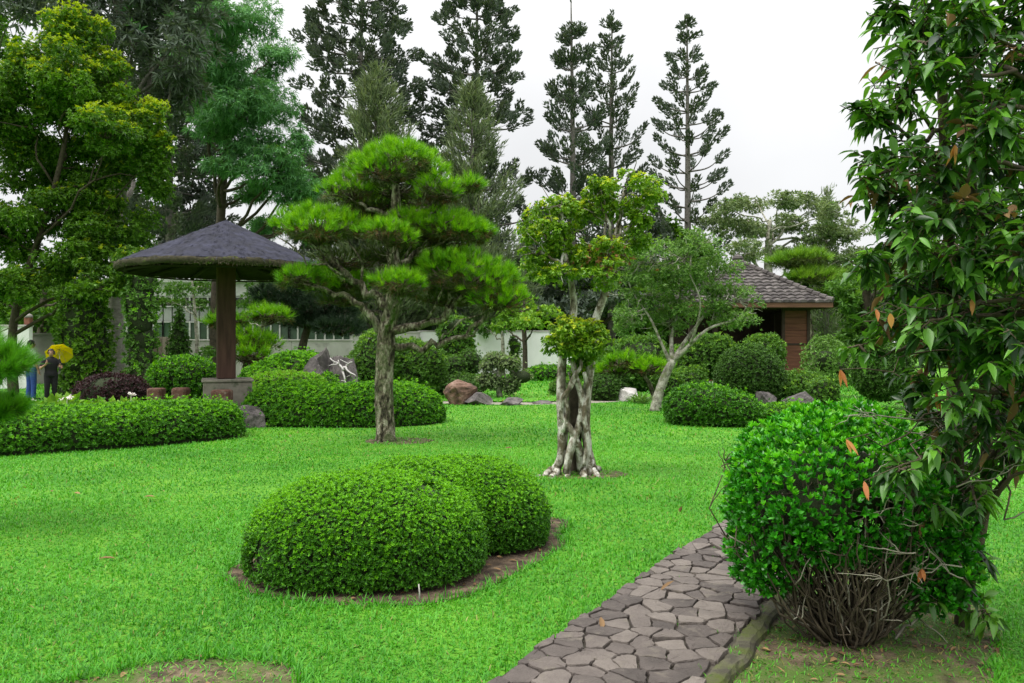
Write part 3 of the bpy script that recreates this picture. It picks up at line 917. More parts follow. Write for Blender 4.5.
# ================================================================ long clipped hedges
def hedge(name, label, pts, halfw, height, L, dens=2.3, e=3.2, endcap=0.9, hmin=0.45, amp=0.05, mats=('azalea', 'twig_heart', 'azalea_tip'), young_p=0.5, tone=0.5, group=None, cat='hedge'):
    c = spl([(x, y, 0) for x, y in pts], 200)
    s = np.concatenate([[0], np.cumsum(np.linalg.norm(np.diff(c, axis=0), axis=1))])
    T = unit(np.gradient(c, axis=0))
    tot = s[-1]
    n = int(tot * (2 * height + 2 * halfw) * dens / L ** 2)
    sd = int(rng.integers(1e6))

    def surf(u, ph, k=1.0):
        x = np.stack([np.interp(u, s, c[:, i]) for i in range(3)], 1)
        t = np.stack([np.interp(u, s, T[:, i]) for i in range(3)], 1)
        side = np.stack([t[:, 1], -t[:, 0], t[:, 2] * 0], 1)
        d = np.minimum(u, tot - u)
        cap = np.sqrt(np.clip(1 - np.clip(1 - d / endcap, 0, 1) ** 2.4, 0, 1))
        cs, sn = np.cos(ph), np.sin(ph)
        a = np.sign(cs) * np.abs(cs) ** (2 / e) * halfw * cap
        b = np.abs(sn) ** (2 / e) * height * (hmin + (1 - hmin) * cap)
        g = 1 + amp * lump(x + side * a[:, None], sd, 2.2) + 0.4 * amp * lump(x + side * a[:, None] + b[:, None] * [0, 0, 1], sd + 1, 7)
        P = x + side * (a * k * g)[:, None]
        P[:, 2] = b * (1 - (1 - k)) * g
        N = side * (np.sign(cs) * np.abs(cs) ** (2 - 2 / e) / halfw)[:, None] + np.array([0, 0, 1.0]) * (np.abs(sn) ** (2 - 2 / e) / height)[:, None]
        N += t * ((1 - cap ** 2) * np.sign(u - tot / 2) * 2.0)[:, None]
        return P, unit(N)
    u = rng.uniform(0, tot, n)
    # spread the samples evenly round the section
    tab = np.linspace(0.02, PI - 0.02, 400)
    q = np.stack([np.sign(np.cos(tab)) * np.abs(np.cos(tab)) ** (2 / e) * halfw, np.abs(np.sin(tab)) ** (2 / e) * height], 1)
    al = np.concatenate([[0], np.cumsum(np.linalg.norm(np.diff(q, axis=0), axis=1))])
    ph = np.interp(rng.uniform(0, al[-1], n), al, tab)
    P, N = surf(u, ph)
    dp = rng.uniform(-0.25, 1, n)
    dp = np.where(rng.uniform(size=n) < 0.02, rng.uniform(-1.6, -0.5, n), dp)
    P = P - N * (dp * L * 1.6)[:, None]
    k = (P[:, 2] > 0.02) & (lump(P, sd + 4, 4.5) + rng.normal(0, 0.15, n) < 0.8)
    P, N = P[k], N[k]
    A = N * 0.75 + np.array([0, 0, 0.55]) + rng.normal(0, 0.3, P.shape)
    m = np.where(rng.uniform(size=len(P)) < young_p * np.clip(N[:, 2] * 1.2, 0, 1), 2, 0)
    mb = MB()
    shoots(mb, P, A, 6, L, L * 0.42, (0.45, 1.25), tone + 0.12 * lump(P, sd + 9, 2.5), 0.2, m)
    nu, nv = 80, 22
    U, V = np.meshgrid(np.linspace(0.02, tot - 0.02, nu), np.linspace(0, PI, nv), indexing='ij')
    Q, _ = surf(U.ravel(), V.ravel(), 0.92)
    i, j = np.meshgrid(np.arange(nu - 1), np.arange(nv - 1), indexing='ij')
    a = (i * nv + j).ravel()
    mb.add(Q, np.stack([a, a + 1, a + nv + 1, a + nv], 1), 0.5, 1, True)
    mid = c[100]
    return tag(mb.build(name, [M[x] for x in mats], loc=(mid[0], mid[1], 0)), label, cat, group)


hedge('hedge', 'long low clipped hedge in front of the round shelter and purple shrub', [(-13.0, 10.9), (-9.6, 11.35), (-7.3, 12.1), (-6.05, 12.95), (-4.98, 14.2)], 0.96, 0.58, 0.044, 2.4, 3.4, 0.8, 0.6, 0.06)
hedge('hedge', 'rounded clipped hedge behind the cloud pruned pine trunk', [(-5.2, 16.2), (-4.3, 15.75), (-3.2, 15.6), (-2.3, 15.8), (-1.6, 16.5)], 0.85, 0.80, 0.048, 2.4, 2.5, 1.1, 0.25, 0.05)


# ================================================================ round shelter with one post
SY = 16.6
sc_ = base(226.0, SY)
t = thing('garden_shelter', 'round mushroom shaped shelter with dark conical thatched roof on one post', 'shelter', sc_)
RR, ZE, ZA = 2.08, 3.13, 4.10


def lathe(mb, prof, c, n=72, mat=0, tone=0.5, jit=0.0, smooth=True):
    th = np.arange(n) * 2 * PI / n
    V = []
    for r, z in prof:
        w = 1 + 0.012 * np.sin(3 * th + 1) + 0.008 * np.sin(7 * th + 2)
        rr = r * w + rng.normal(0, jit, n) * (r > 0.2)
        V.append(np.stack([c[0] + rr * np.cos(th), c[1] + rr * np.sin(th), np.full(n, c[2] + z) + rng.normal(0, jit, n)], 1))
    a = np.arange(n); b = (a + 1) % n
    mb.add(np.vstack(V), np.vstack([np.stack([i * n + a, i * n + b, (i + 1) * n + b, (i + 1) * n + a], 1) for i in range(len(prof) - 1)]), tone, mat, smooth)


mb = MB()
tt = np.linspace(0, 1, 26)
pr = [(RR * (1 - x) + 0.004, ZE + (ZA - ZE) * (x ** 0.93) - 0.05 * math.sin(PI * x) * 0.6 + 0.02) for x in tt]
lathe(mb, pr, sc_, 96, 0, 0.5, 0.006)
n = 1500                                                         # loose thatch fibres lying down the slope
x = 1 - rng.uniform(0, 1, n) ** 0.5
th = rng.uniform(0, 2 * PI, n)
r = RR * (1 - x)
z = ZE + (ZA - ZE) * (x ** 0.93) + 0.022
P = np.stack([sc_[0] + r * np.cos(th), sc_[1] + r * np.sin(th), z], 1)
D = np.stack([np.cos(th), np.sin(th), np.full(n, -0.40)], 1) + rng.normal(0, 0.12, (n, 3))
N = np.stack([np.cos(th) * 0.42, np.sin(th) * 0.42, np.ones(n)], 1)
leaves(mb, P, D, N, rng.uniform(0.10, 0.26, n), 0.014, 0.5, 0, 'quad', 0.05)
rf = mb.build('roof', [M['thatch']], t)
mb = MB()
lathe(mb, [(RR, ZE + 0.025), (RR + 0.025, ZE - 0.02), (RR + 0.01, ZE - 0.085), (RR - 0.05, ZE - 0.11)], sc_, 120, 0, 0.5, 0.010)
n = 1300
th = rng.uniform(0, 2 * PI, n)
P = np.stack([sc_[0] + (RR - 0.01) * np.cos(th), sc_[1] + (RR - 0.01) * np.sin(th), ZE + rng.uniform(-0.10, 0.02, n)], 1)
D = np.stack([np.cos(th) * 0.5, np.sin(th) * 0.5, np.full(n, -0.8)], 1) + rng.normal(0, 0.25, (n, 3))
leaves(mb, P, D, np.stack([np.cos(th), np.sin(th), th * 0 + .4], 1), rng.uniform(0.03, 0.08, n), 0.012, 0.5, 0, 'quad', 0.05)
mb.build('roof_edge', [M['thatch_edge']], rf)
mb = MB()
lathe(mb, [(RR - 0.04, ZE - 0.10), (1.2, ZE + 0.10), (0.25, ZE + 0.32)], sc_, 72, 0)
for k in range(12):
    a = k * PI / 6 + 0.2
    p = [sc_ + [math.cos(a) * q, math.sin(a) * q, z] for q, z in ((0.2, ZE + 0.26), (RR - 0.12, ZE - 0.11))]
    tube(mb, p, 0.04, 6)
lathe(mb, [(RR - 0.22, ZE - 0.13), (RR - 0.18, ZE - 0.16), (RR - 0.14, ZE - 0.13)], sc_, 72, 0)
mb.build('roof_underside', [M['under_roof']], t)
mb = MB()
box(mb, sc_ + [0, 0, 0.83], (0.36, 0.36, ZE + 0.22 - 0.83), 0.42, 0, 0.5, 0.02)
mb.build('post', [M['post_wood']], t)
mb = MB()
box(mb, sc_ + [0.03, 0, 0.0], (0.94, 0.94, 0.775), 0.36, 0, 0.5, 0.012)
pl = mb.build('plinth', [M['plinth']], t)
mb = MB()
box(mb, sc_ + [0.03, 0, 0.777], (1.0, 1.0, 0.055), 0.36, 0, 0.5, 0.012)
mb.build('plinth_cap', [M['plinth']], pl)

STOOL = [((222, 15.75), 'brown stump seat directly in front of the shelter plinth'), ((181, 16.3), 'dark brown stump seat just left of the shelter plinth'),
         ((156.5, 16.4), 'lighter brown stump seat beside the purple shrub')]
for (px, Y), lab in STOOL:
    c = base(px, Y)
    mb = MB()
    w = 0.185 if px > 200 else 0.16
    th = np.arange(20) * 2 * PI / 20
    sq = (np.abs(np.cos(th)) ** 4 + np.abs(np.sin(th)) ** 4) ** -0.25
    rings = [(0.97, 0), (1.0, 0.05), (0.97, 0.3), (1.0, 0.6), (0.96, 0.635), (0.8, 0.65)]
    V = np.vstack([np.stack([c[0] + w * k * sq * np.cos(th), c[1] + w * k * sq * np.sin(th), th * 0 + z + rng.normal(0, 0.004)], 1) for k, z in rings] + [[c + [0, 0, 0.652]]])
    a = np.arange(20); b = (a + 1) % 20
    mb.add(V, [np.vstack([np.stack([i * 20 + a, i * 20 + b, (i + 1) * 20 + b, (i + 1) * 20 + a], 1) for i in range(5)]), np.stack([100 + a, 100 + b, np.full(20, 120)], 1)], 0.5, 0, False)
    tag(mb.build('stump_seat', [M['stool']], loc=c), lab, 'stool', 'stump seats round the shelter')

# ================================================================ rocks
def rocks(specs):
    for (px, py, Y, r, sd, m, lab, grp) in specs:
        c = at(px, py, Y); c[2] = max(0.0, c[2])
        mb = MB()
        rock(mb, (c[0], c[1], r[2] * 0.35), r, sd, rz=rng.uniform(-0.4, 0.4))
        tag(mb.build('rock', [M[m]], loc=(c[0], c[1], 0)), lab, 'rock', grp)


rocks([
    (252, 430, 15.0, (0.33, 0.33, 0.36), 3, 'rock', 'rough grey boulder beside the shelter plinth', None),
    (461, 404, 20.4, (0.48, 0.36, 0.46), 12, 'rock_red', 'peaked reddish rock at the far lawn edge', 'rocks along the far lawn edge'),
    (478, 404, 20.25, (0.38, 0.30, 0.24), 21, 'rock', 'dark low rock leaning against the reddish peaked rock', 'rocks along the far lawn edge'),
    (512, 405, 20.2, (0.34, 0.26, 0.15), 33, 'rock', 'small flat dark rock right of the peaked reddish rock', 'rocks along the far lawn edge'),
    (541, 404, 20.6, (0.30, 0.24, 0.08), 35, 'rock', 'lowest flat rock beside the gravel strip behind the twisted trunk', 'rocks along the far lawn edge'),
    (318, 362, 21.7, (0.48, 0.34, 1.18), 41, 'rock', 'tall dark rock at the top of the green mound', 'rocks on the mound'),
    (338, 366, 21.7, (0.52, 0.36, 1.28), 42, 'rock', 'tallest grey rock beside the bleached driftwood', 'rocks on the mound'),
    (311, 378, 21.3, (0.42, 0.30, 0.85), 43, 'rock', 'rounded dark grey rock low on the green mound', 'rocks on the mound'),
    (348, 378, 21.3, (0.46, 0.30, 0.92), 44, 'rock', 'broken grey rock under the bleached driftwood', 'rocks on the mound'),
    (627, 398, 21.5, (0.42, 0.3, 0.26), 51, 'rock_pale', 'pale pinkish rock behind the leaning tree trunk', None),
    (764, 402, 20.0, (0.36, 0.3, 0.33), 52, 'rock', 'grey rock at the foot of the round dark shrub', 'rocks before the pavilion'),
    (797, 404, 19.6, (0.40, 0.3, 0.30), 53, 'rock', 'wide grey rock among loose shrubs before the pavilion', 'rocks before the pavilion'),
    (868, 412, 17.2, (0.30, 0.25, 0.24), 54, 'rock_pale', 'pale whitish rock glimpsed behind the foreground tree leaves', None),
    (17, 405, 15.4, (0.30, 0.22, 0.20), 55, 'rock_pale', 'pale stone just behind the low hedge near the people', None),
])

# bleached driftwood on the rocks
mb = MB()
c = at(345, 370, 21.2)
for px, py, dy in ((352, 354, 0), (330, 350, .2), (356, 368, -.2), (338, 352, .1), (347, 380, -.2)):
    p = limb(mb, c + rng.normal(0, 0.05, 3), at(px, py + 8, 21.1 + dy), 0.035, 0.014, 0.12, 7, 6)
    limb(mb, p[4], p[4] + rng.normal(0, 0.15, 3), 0.018, 0.008, 0.1, 4, 5)
tag(mb.build('driftwood', [M['rock_pale']], loc=(c[0], c[1], 0)), 'bleached branching driftwood lying on the mound rocks', 'driftwood')


# ================================================================ clipped and loose shrubs of the middle distance
def shrub(name, label, blobs_px, Y, L, mats=('azalea', 'twig_heart', 'azalea_tip'), group=None, cat='shrub', young_p=0.4, e=2.3, amp=0.05, dens=2.2, ry=1.0, tone=0.5, freq=3.0, ratio=0.42, k=6, up=0.5, **kw):
    """blobs_px: (px, py_top, half width px, height px below the top)"""
    bl = []
    for b in blobs_px:
        px, pt, hw, hp = b[:4]
        dy = b[4] if len(b) > 4 else 0
        top = at(px, pt, Y + dy); bot = at(px, pt + hp, Y + dy)
        zb = max(bot[2], 0.0)
        rz = (top[2] - zb) * (0.60 if zb < 0.12 else 0.5)
        cz = top[2] - rz
        rx = hw * (Y + dy) / F
        bl.append(((top[0], Y + dy, cz), (rx, min(rx, 1.6) * ry, rz)))
    mb = MB()
    bush(mb, bl, L, ratio, dens, k, e, amp, freq, 1.6, tone, 0.02, 0, 1, up=up, young=2, young_p=young_p, **kw)
    c = bl[0][0]
    return tag(mb.build(name, [M[x] for x in mats], loc=(c[0], c[1], 0)), label, cat, group)


AZ = ('azalea', 'twig_heart', 'azalea_tip')
DK = ('dark_clip', 'twig_heart', 'mid_green')
MG = ('mid_green', 'twig_heart', 'lime')
shrub('round_shrub', 'bright green rounded clipped shrub left of the shelter post', [(184, 357, 33, 45)], 19.0, 0.07, AZ)
shrub('purple_shrub', 'low domed dark purple shrub beside the tall grey trunk', [(113, 375, 33, 36)], 17.5, 0.06, ('purple', 'twig_heart', 'purple'))
shrub('ball_shrub', 'large round dark clipped ball shrub before the pavilion', [(749, 344, 33, 62)], 21.0, 0.062, DK, e=2.1, young_p=0.15)
shrub('oval_shrub', 'oval olive clipped shrub beside the leaning tree', [(702, 385, 36, 42), (727, 391, 32, 40, -0.2)], 15.6, 0.055, AZ, young_p=0.2, tone=0.42)
shrub('low_shrub', 'low bright clipped shrub right of the oval shrub', [(786, 404, 30, 30)], 16.0, 0.055, AZ, young_p=0.5)
shrub('dark_ball', 'dark clipped shrub showing behind the twisted trunk roots', [(606, 375, 22, 30)], 22.0, 0.065, DK, young_p=0.1)
shrub('clipped_ball', 'round dark shrub half hidden behind the foreground tree leaves', [(882, 344, 28, 56)], 19.0, 0.06, DK, e=2.1, young_p=0.2)
shrub('mound_cover', 'broad green planted mound below the rocks', [(300, 352, 38, 40), (272, 362, 30, 32, -.6), (318, 372, 34, 22, -1.2)], 23.0, 0.075, AZ, e=2.0, young_p=0.55, tone=0.55)
shrub('lime_shrub', 'low yellowish shrub spreading beneath the planted mound', [(285, 373, 36, 18), (250, 384, 20, 14, -1)], 20.5, 0.07, ('lime', 'twig_heart', 'azalea_tip'), young_p=0.5)
shrub('loose_shrub', 'tall loose light green shrub behind the pine trunk', [(378, 332, 24, 60), (408, 338, 26, 56, 0.4), (432, 345, 14, 46), (360, 352, 16, 40)], 23.0, 0.09, MG, amp=0.16, young_p=0.4, ratio=0.36, freq=3.5, core=0.75)
shrub('tiered_shrub', 'grey green tiered clipped shrub near the reddish rock', [(455, 356, 14, 22), (470, 350, 11, 24, .2), (463, 374, 20, 26, -.4), (442, 378, 12, 22, .2)], 24.0, 0.07, DK, young_p=0.45, tone=0.62)
shrub('dark_shrub', 'low dark rounded shrub behind the reddish rock', [(462, 379, 17, 22)], 22.4, 0.065, DK, young_p=0.05)
shrub('far_hedge', 'far low hedge below the white boundary wall', [(545, 366, 20, 16), (578, 367, 22, 15)], 33.0, 0.11, AZ, cat='hedge')
shrub('round_bush', 'small round bush left of the twisted trunk', [(567, 379, 17, 26)], 24.0, 0.07, MG, young_p=0.3)
shrub('upright_shrub', 'dark narrow upright shrub against the glazed building', [(179, 308, 6, 60), (175, 330, 6, 42, .3), (184, 334, 6, 38, .2)], 30.0, 0.11, DK, amp=0.2, young_p=0.1, core=0.7)
shrub('loose_bush', 'loose leafy bush against the pavilion doorway', [(760, 335, 20, 42), (742, 345, 16, 34)], 23.5, 0.085, MG, amp=0.2, young_p=0.35, core=0.7, ratio=0.4)
shrub('spreading_bush', 'spreading bush with open branches before the red pavilion wall', [(800, 372, 20, 24), (788, 380, 14, 18, -.3)], 21.0, 0.08, MG, amp=0.2, young_p=0.25, core=0.7)
shrub('small_bush', 'small dense bush right of the spreading bush', [(822, 378, 15, 26)], 20.0, 0.075, MG, amp=0.14, young_p=0.3)
shrub('pale_bush', 'pale twiggy bush right of the pavilion corner', [(826, 340, 20, 44), (842, 352, 16, 34)], 23.0, 0.075, ('loose', 'twig_heart', 'loose'), amp=0.22, core=0.45, dens=1.4)
shrub('fine_shrub', 'fine leaved shrub under the leaning tree', [(668, 372, 15, 26), (690, 368, 16, 30, .4)], 22.5, 0.08, MG, amp=0.2, young_p=0.2, core=0.7)
shrub('backing_shrub', 'green shrub screen between leaning tree and pavilion', [(640, 336, 26, 50), (676, 346, 26, 44, .6), (612, 348, 20, 40)], 26.0, 0.10, MG, amp=0.18, young_p=0.2, core=0.8)
shrub('screen_bush', 'leafy bush covering the left side of the pavilion front', [(712, 330, 22, 50), (732, 348, 18, 36), (690, 345, 16, 36)], 24.0, 0.09, MG, amp=0.2, young_p=0.3, core=0.7)
shrub('low_hedge_shrub', 'bright low shrubs around the shelter plinth', [(285, 384, 30, 16), (236, 388, 26, 16)], 18.6, 0.065, AZ, young_p=0.5)
# strappy plants and hedge-top perennials
def strappy(name, label, px, Y, n, L, W, mat, z=0.0, spread=0.25):
    c = base(px, Y, z)
    mb = MB()
    P = c + np.c_[rng.normal(0, spread * 0.5, (n, 2)), np.zeros(n)]
    D = rng.normal(0, 0.55, (n, 3)); D[:, 2] = 1.0
    N = rng.normal(0, 1, (n, 3))
    leaves(mb, P, D, N, L * rng.uniform(0.6, 1.1, n), W, rng.uniform(0.1, 0.9, n), 0, 'leaf', 0.15, 0.35)
    tube(mb, [c - [0, 0, z], c + [0, 0, 0.05]], spread * 0.55 + 0.04, 8)
    tag(mb.build(name, [M[mat]], loc=c), label, 'plant')


strappy('strap_leaf_plant', 'dark strap leaved plant beside the ball shrub', 697, 20.5, 130, 0.75, 0.06, 'mid_green')
strappy('reed_clump', 'upright reedy clump behind the leaning trunk', 641, 20.6, 160, 0.50, 0.025, 'loose', 0, 0.16)
strappy('broad_leaf_plant', 'broad leaved bright plant behind the hedge near the people', 62, 14.9, 70, 0.62, 0.16, 'lime', 0.25, 0.3)
strappy('broad_leaf_plant', 'broad leaved plant behind the hedge below the purple shrub', 112, 15.1, 60, 0.52, 0.13, 'lime', 0.25, 0.26)
strappy('broad_leaf_plant', 'small leafy plant behind the hedge between purple shrub and seats', 136, 15.2, 40, 0.5, 0.10, 'lime', 0.25, 0.2)
for px, py, Y, lab in ((67, 398, 13.4, 'pale bloom resting on the hedge top below the yellow umbrella'), (131, 393, 14.2, 'small white bloom on the hedge top near the stump seats'), (24, 400, 13.0, 'white bloom on the hedge top below the blue jeans')):
    c = at(px, py, Y); c[2] = min(c[2], 0.625)
    mb = MB()
    for k in range(3):
        shoots(mb, c[None] + rng.normal(0, [0.05, 0.04, 0.015], (1, 3)), np.array([[0, -0.35, 1.0]]), 8, 0.065, 0.04, (0.3, 1.35), 0.5, 0.3, 0, 'leaf', 0.3)
    tube(mb, [c + [0, 0.02, -0.45], c + [0, 0, -0.2], c], 0.003, 5)
    tag(mb.build('flower', [M['flower']], loc=c - [0, 0, 0.45]), lab, 'flower', 'white blooms on the hedge')


# ================================================================ cloud-pruned pines
def needles(mb, P, A, k, L, W, cone=(0.1, 0.95), tone=0.5, tvar=0.2, mat=0):
    shoots(mb, P, A, k, L, W, cone, tone, tvar, mat, 'needle', 0.0)


def pad(name, parent, c, r, L, W, mats, tufts, k, seed=0, lobes=6, under=0.6, twig=True):
    """one clipped pine pad: a dome of upright needle tufts over brown old needles and twigs"""
    mb = MB()
    lob = [(np.array(c), np.array(r) * [0.68, 0.68, 0.95])]
    for j in range(lobes):
        a = 2 * PI * j / lobes + rng.uniform(-0.4, 0.4)
        f = rng.uniform(0.34, 0.52)
        lob.append((np.array(c) + np.array([math.cos(a) * r[0] * 0.55, math.sin(a) * r[1] * 0.55, rng.uniform(-0.55, 0.22) * r[2]]), np.array(r) * [f, f, rng.uniform(0.55, 0.85)]))
    for q, rr in lob:
        n = max(10, int(tufts * PI * rr[0] * rr[1] * 1.5))
        u = rand_unit(n); u[:, 2] = np.abs(u[:, 2]) ** 0.8 * 1.0 - 0.12
        u = unit(u)
        P = q + u * rr
        ok = np.ones(n, bool)
        for q2, r2 in lob:
            if q2 is not q:
                ok &= (((P - q2) / r2) ** 2).sum(1) > 0.7
        P, u = P[ok], u[ok]
        A = u * [0.8, 0.8, 0.5] + np.array([0, 0, 0.62]) + rng.normal(0, 0.2, P.shape)
        P = P + u * (rng.normal(0, 0.28, len(P)) * L)[:, None]
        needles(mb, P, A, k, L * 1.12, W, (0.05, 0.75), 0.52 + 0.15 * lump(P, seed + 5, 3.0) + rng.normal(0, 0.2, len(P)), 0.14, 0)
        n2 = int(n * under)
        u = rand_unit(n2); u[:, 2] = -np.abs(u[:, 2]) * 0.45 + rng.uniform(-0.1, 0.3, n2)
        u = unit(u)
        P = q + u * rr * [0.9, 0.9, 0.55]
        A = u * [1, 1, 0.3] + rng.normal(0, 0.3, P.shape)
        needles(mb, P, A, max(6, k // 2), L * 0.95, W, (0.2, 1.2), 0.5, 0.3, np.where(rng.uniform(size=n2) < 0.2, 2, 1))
        if twig:
            for _ in range(int(8 + 9 * rr[0])):
                a = rng.uniform(0, 2 * PI); f = rng.uniform(0.3, 0.85)
                e = q + np.array([math.cos(a) * rr[0] * f, math.sin(a) * rr[1] * f, rr[2] * rng.uniform(-0.1, 0.55)])
                limb(mb, np.array(c) + [0, 0, -r[2] * 0.55] + rng.normal(0, 0.03, 3), e, max(W * 1.6, 0.012), W * 0.8, 0.14, 6, 4, 3)
    return mb.build(name, [M[m] for m in mats], parent)


def cloud_pine(name, label, bpx, Y, trunk_px, pads, limbs, L, W, tufts, k, mats=('pine_new', 'pine_old', 'pine_brown', 'brown_twig'), bark='pine_bark', group=None, ry=0.8, rough=0.08, cat='tree', sides=26, twig=True, inner=()):
    root = base(bpx, Y)
    t = thing(name, label, cat, root, group)
    mb = MB()
    p = np.array([[*at(px, py, Y + dy), r] for px, py, dy, r in trunk_px])
    p[0, 2] = -0.03
    q = spl(p, 34)
    qq = spl(p, 34 if sides < 14 else 110)
    tube(mb, qq[:, :3], qq[:, 3], sides, 0, 0.5, True, rough)
    P = []
    for (px, py, rx, rz, dy) in pads:
        c = at(px, py, Y + dy)
        s = (Y + dy) / F
        P.append((c, np.array([rx * s, max(rx * s * ry, rz * s * 1.1), rz * s])))
    for ti, i, r0 in limbs:
        a = q[int(ti * 33)][:3]
        e = P[i][0] - [0, 0, P[i][1][2] * 0.6]
        m = (a + e) / 2 + rng.normal(0, 0.06 * np.linalg.norm(e - a), 3) - [0, 0, 0.08 * np.linalg.norm(e - a)]
        s = spl(np.array([[*a, r0], [*m, r0 * 0.7], [*e, r0 * 0.4]]), 14)
        s[1:-1, :3] += rng.normal(0, 0.025 * np.linalg.norm(e - a) ** 0.5, (12, 3))
        tube(mb, s[:, :3], s[:, 3], 8, 0, 0.5, True, rough * 0.6)
        for _ in range(5):
            b = s[rng.integers(5, 13)][:3]
            limb(mb, b, P[i][0] + rng.normal(0, 0.42, 3) * P[i][1], r0 * 0.32, r0 * 0.12, 0.16, 7, 5)
    mb.build('trunk', [M[bark]], t)
    for j, (c, r) in enumerate(P):
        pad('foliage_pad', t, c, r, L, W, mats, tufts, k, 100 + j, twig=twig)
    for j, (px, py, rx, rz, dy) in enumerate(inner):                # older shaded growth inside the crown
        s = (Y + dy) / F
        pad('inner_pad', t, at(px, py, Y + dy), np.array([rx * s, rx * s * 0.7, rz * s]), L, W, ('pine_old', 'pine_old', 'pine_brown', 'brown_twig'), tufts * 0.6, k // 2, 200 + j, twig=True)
    return t


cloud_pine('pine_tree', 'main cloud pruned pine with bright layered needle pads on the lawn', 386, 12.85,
           [(386, 441, 0, 0.185), (385.5, 432, 0, 0.152), (384, 390, 0, 0.145), (386, 340, 0.05, 0.145), (392, 305, 0.05, 0.125), (394, 270, 0.1, 0.10), (391, 235, 0.1, 0.10), (396, 205, 0.0, 0.08), (394, 175, 0.0, 0.045)],
           [(396, 168, 48, 24, 0.0), (350, 190, 27, 16, 0.15), (437, 190, 23, 16, -0.1), (319, 231, 45, 22, -0.1), (436, 230, 56, 18, 0.25), (465, 277, 50, 24, -0.1),
            (400, 286, 26, 12, -0.75), (302, 278, 23, 11, -0.1), (498, 300, 25, 12, -0.25), (375, 208, 30, 14, 0.7), (340, 283, 34, 14, 0.75), (430, 262, 38, 15, 0.9),
            (470, 186, 11, 7, 0.1), (388, 236, 26, 11, -0.6)],
           [(0.97, 0, 0.05), (0.82, 1, 0.05), (0.84, 2, 0.05), (0.50, 3, 0.085), (0.60, 4, 0.07), (0.40, 5, 0.085), (0.42, 6, 0.05), (0.40, 7, 0.075), (0.38, 8, 0.07), (0.75, 9, 0.04), (0.45, 10, 0.05), (0.55, 11, 0.05), (0.8, 12, 0.03), (0.6, 13, 0.03)],
           0.145, 0.0085, 190, 30,
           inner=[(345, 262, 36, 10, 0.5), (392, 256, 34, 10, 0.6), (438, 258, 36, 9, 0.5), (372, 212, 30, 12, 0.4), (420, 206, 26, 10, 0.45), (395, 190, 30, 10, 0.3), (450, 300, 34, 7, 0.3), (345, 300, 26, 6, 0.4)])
cloud_pine('pine_tree', 'close soft needled pine branch reaching in beside the left frame edge', -75, 6.6,
           [(-75, 535, 0, 0.10), (-70, 480, 0, 0.09), (-52, 420, 0, 0.07), (-30, 385, 0, 0.05), (-8, 375, 0.0, 0.03)],
           [(-5, 367, 33, 18, 0.0), (-16, 411, 36, 9, 0.35), (-60, 335, 50, 26, 0.3)], [(0.85, 0, 0.04), (0.7, 1, 0.035), (0.75, 2, 0.04)], 0.12, 0.0055, 900, 38,
           mats=('pine_blur', 'pine_blur', 'pine_old', 'brown_twig'))
cloud_pine('pine_tree', 'small bright niwaki pine just right of the shelter post', 246, 24.0,
           [(246, 390, 0, 0.10), (244, 372, 0, 0.08), (249, 352, 0, 0.07), (247, 330, 0, 0.05)],
           [(252, 341, 26, 10, 0), (250, 356, 23, 10, -0.5), (270, 318, 22, 8, 0.3), (228, 322, 22, 8, 0.3)], [(0.6, 0, 0.04), (0.4, 1, 0.04), (0.9, 2, 0.04), (0.9, 3, 0.04)], 0.24, 0.02, 70, 18, sides=10)
cloud_pine('pine_tree', 'dark spreading pine behind the main pine trunk with near black pads', 322, 27.0,
           [(300, 385, 0, 0.16), (302, 350, 0, 0.14), (312, 315, 0, 0.10), (318, 295, 0, 0.06)],
           [(322, 308, 34, 13, 0), (340, 328, 26, 9, -0.5), (288, 296, 32, 9, 0.3), (305, 322, 24, 7, 0), (345, 300, 26, 12, .5)], [(0.8, 0, 0.06), (0.6, 1, 0.06), (0.7, 2, 0.06), (.6, 3, .05), (.8, 4, .05)], 0.26, 0.024, 70, 18,
           mats=('pine_dark', 'pine_dark', 'pine_dark', 'dark_bark'), bark='dark_bark', sides=10)
cloud_pine('pine_tree', 'low flat pine with green pads behind the twisted trunk', 650, 22.0,
           [(654, 399, 0, 0.07), (650, 385, 0, 0.06), (640, 372, 0, 0.05), (628, 368, 0, 0.03)],
           [(624, 362, 20, 7, 0), (648, 368, 22, 7, -0.2), (612, 372, 16, 6, 0.2)], [(0.9, 0, 0.03), (0.6, 1, 0.03), (0.9, 2, 0.03)], 0.20, 0.018, 90, 18, sides=8)
cloud_pine('pine_tree', 'tall layered pine with two flat lime pads behind the pavilion roof', 812, 34.0,
           [(812, 379, 0, 0.22), (810, 340, 0, 0.18), (806, 300, 0, 0.14), (808, 262, 0, 0.08)],
           [(800, 262, 30, 8, 0), (815, 278, 26, 8, -0.5), (835, 300, 26, 8, 0.3), (790, 300, 30, 8, 0.6)], [(0.95, 0, 0.08), (0.85, 1, 0.08), (0.7, 2, 0.08), (0.7, 3, 0.08)], 0.34, 0.032, 40, 18, sides=10, mats=('lime', 'pine_old', 'pine_old', 'brown_twig'))


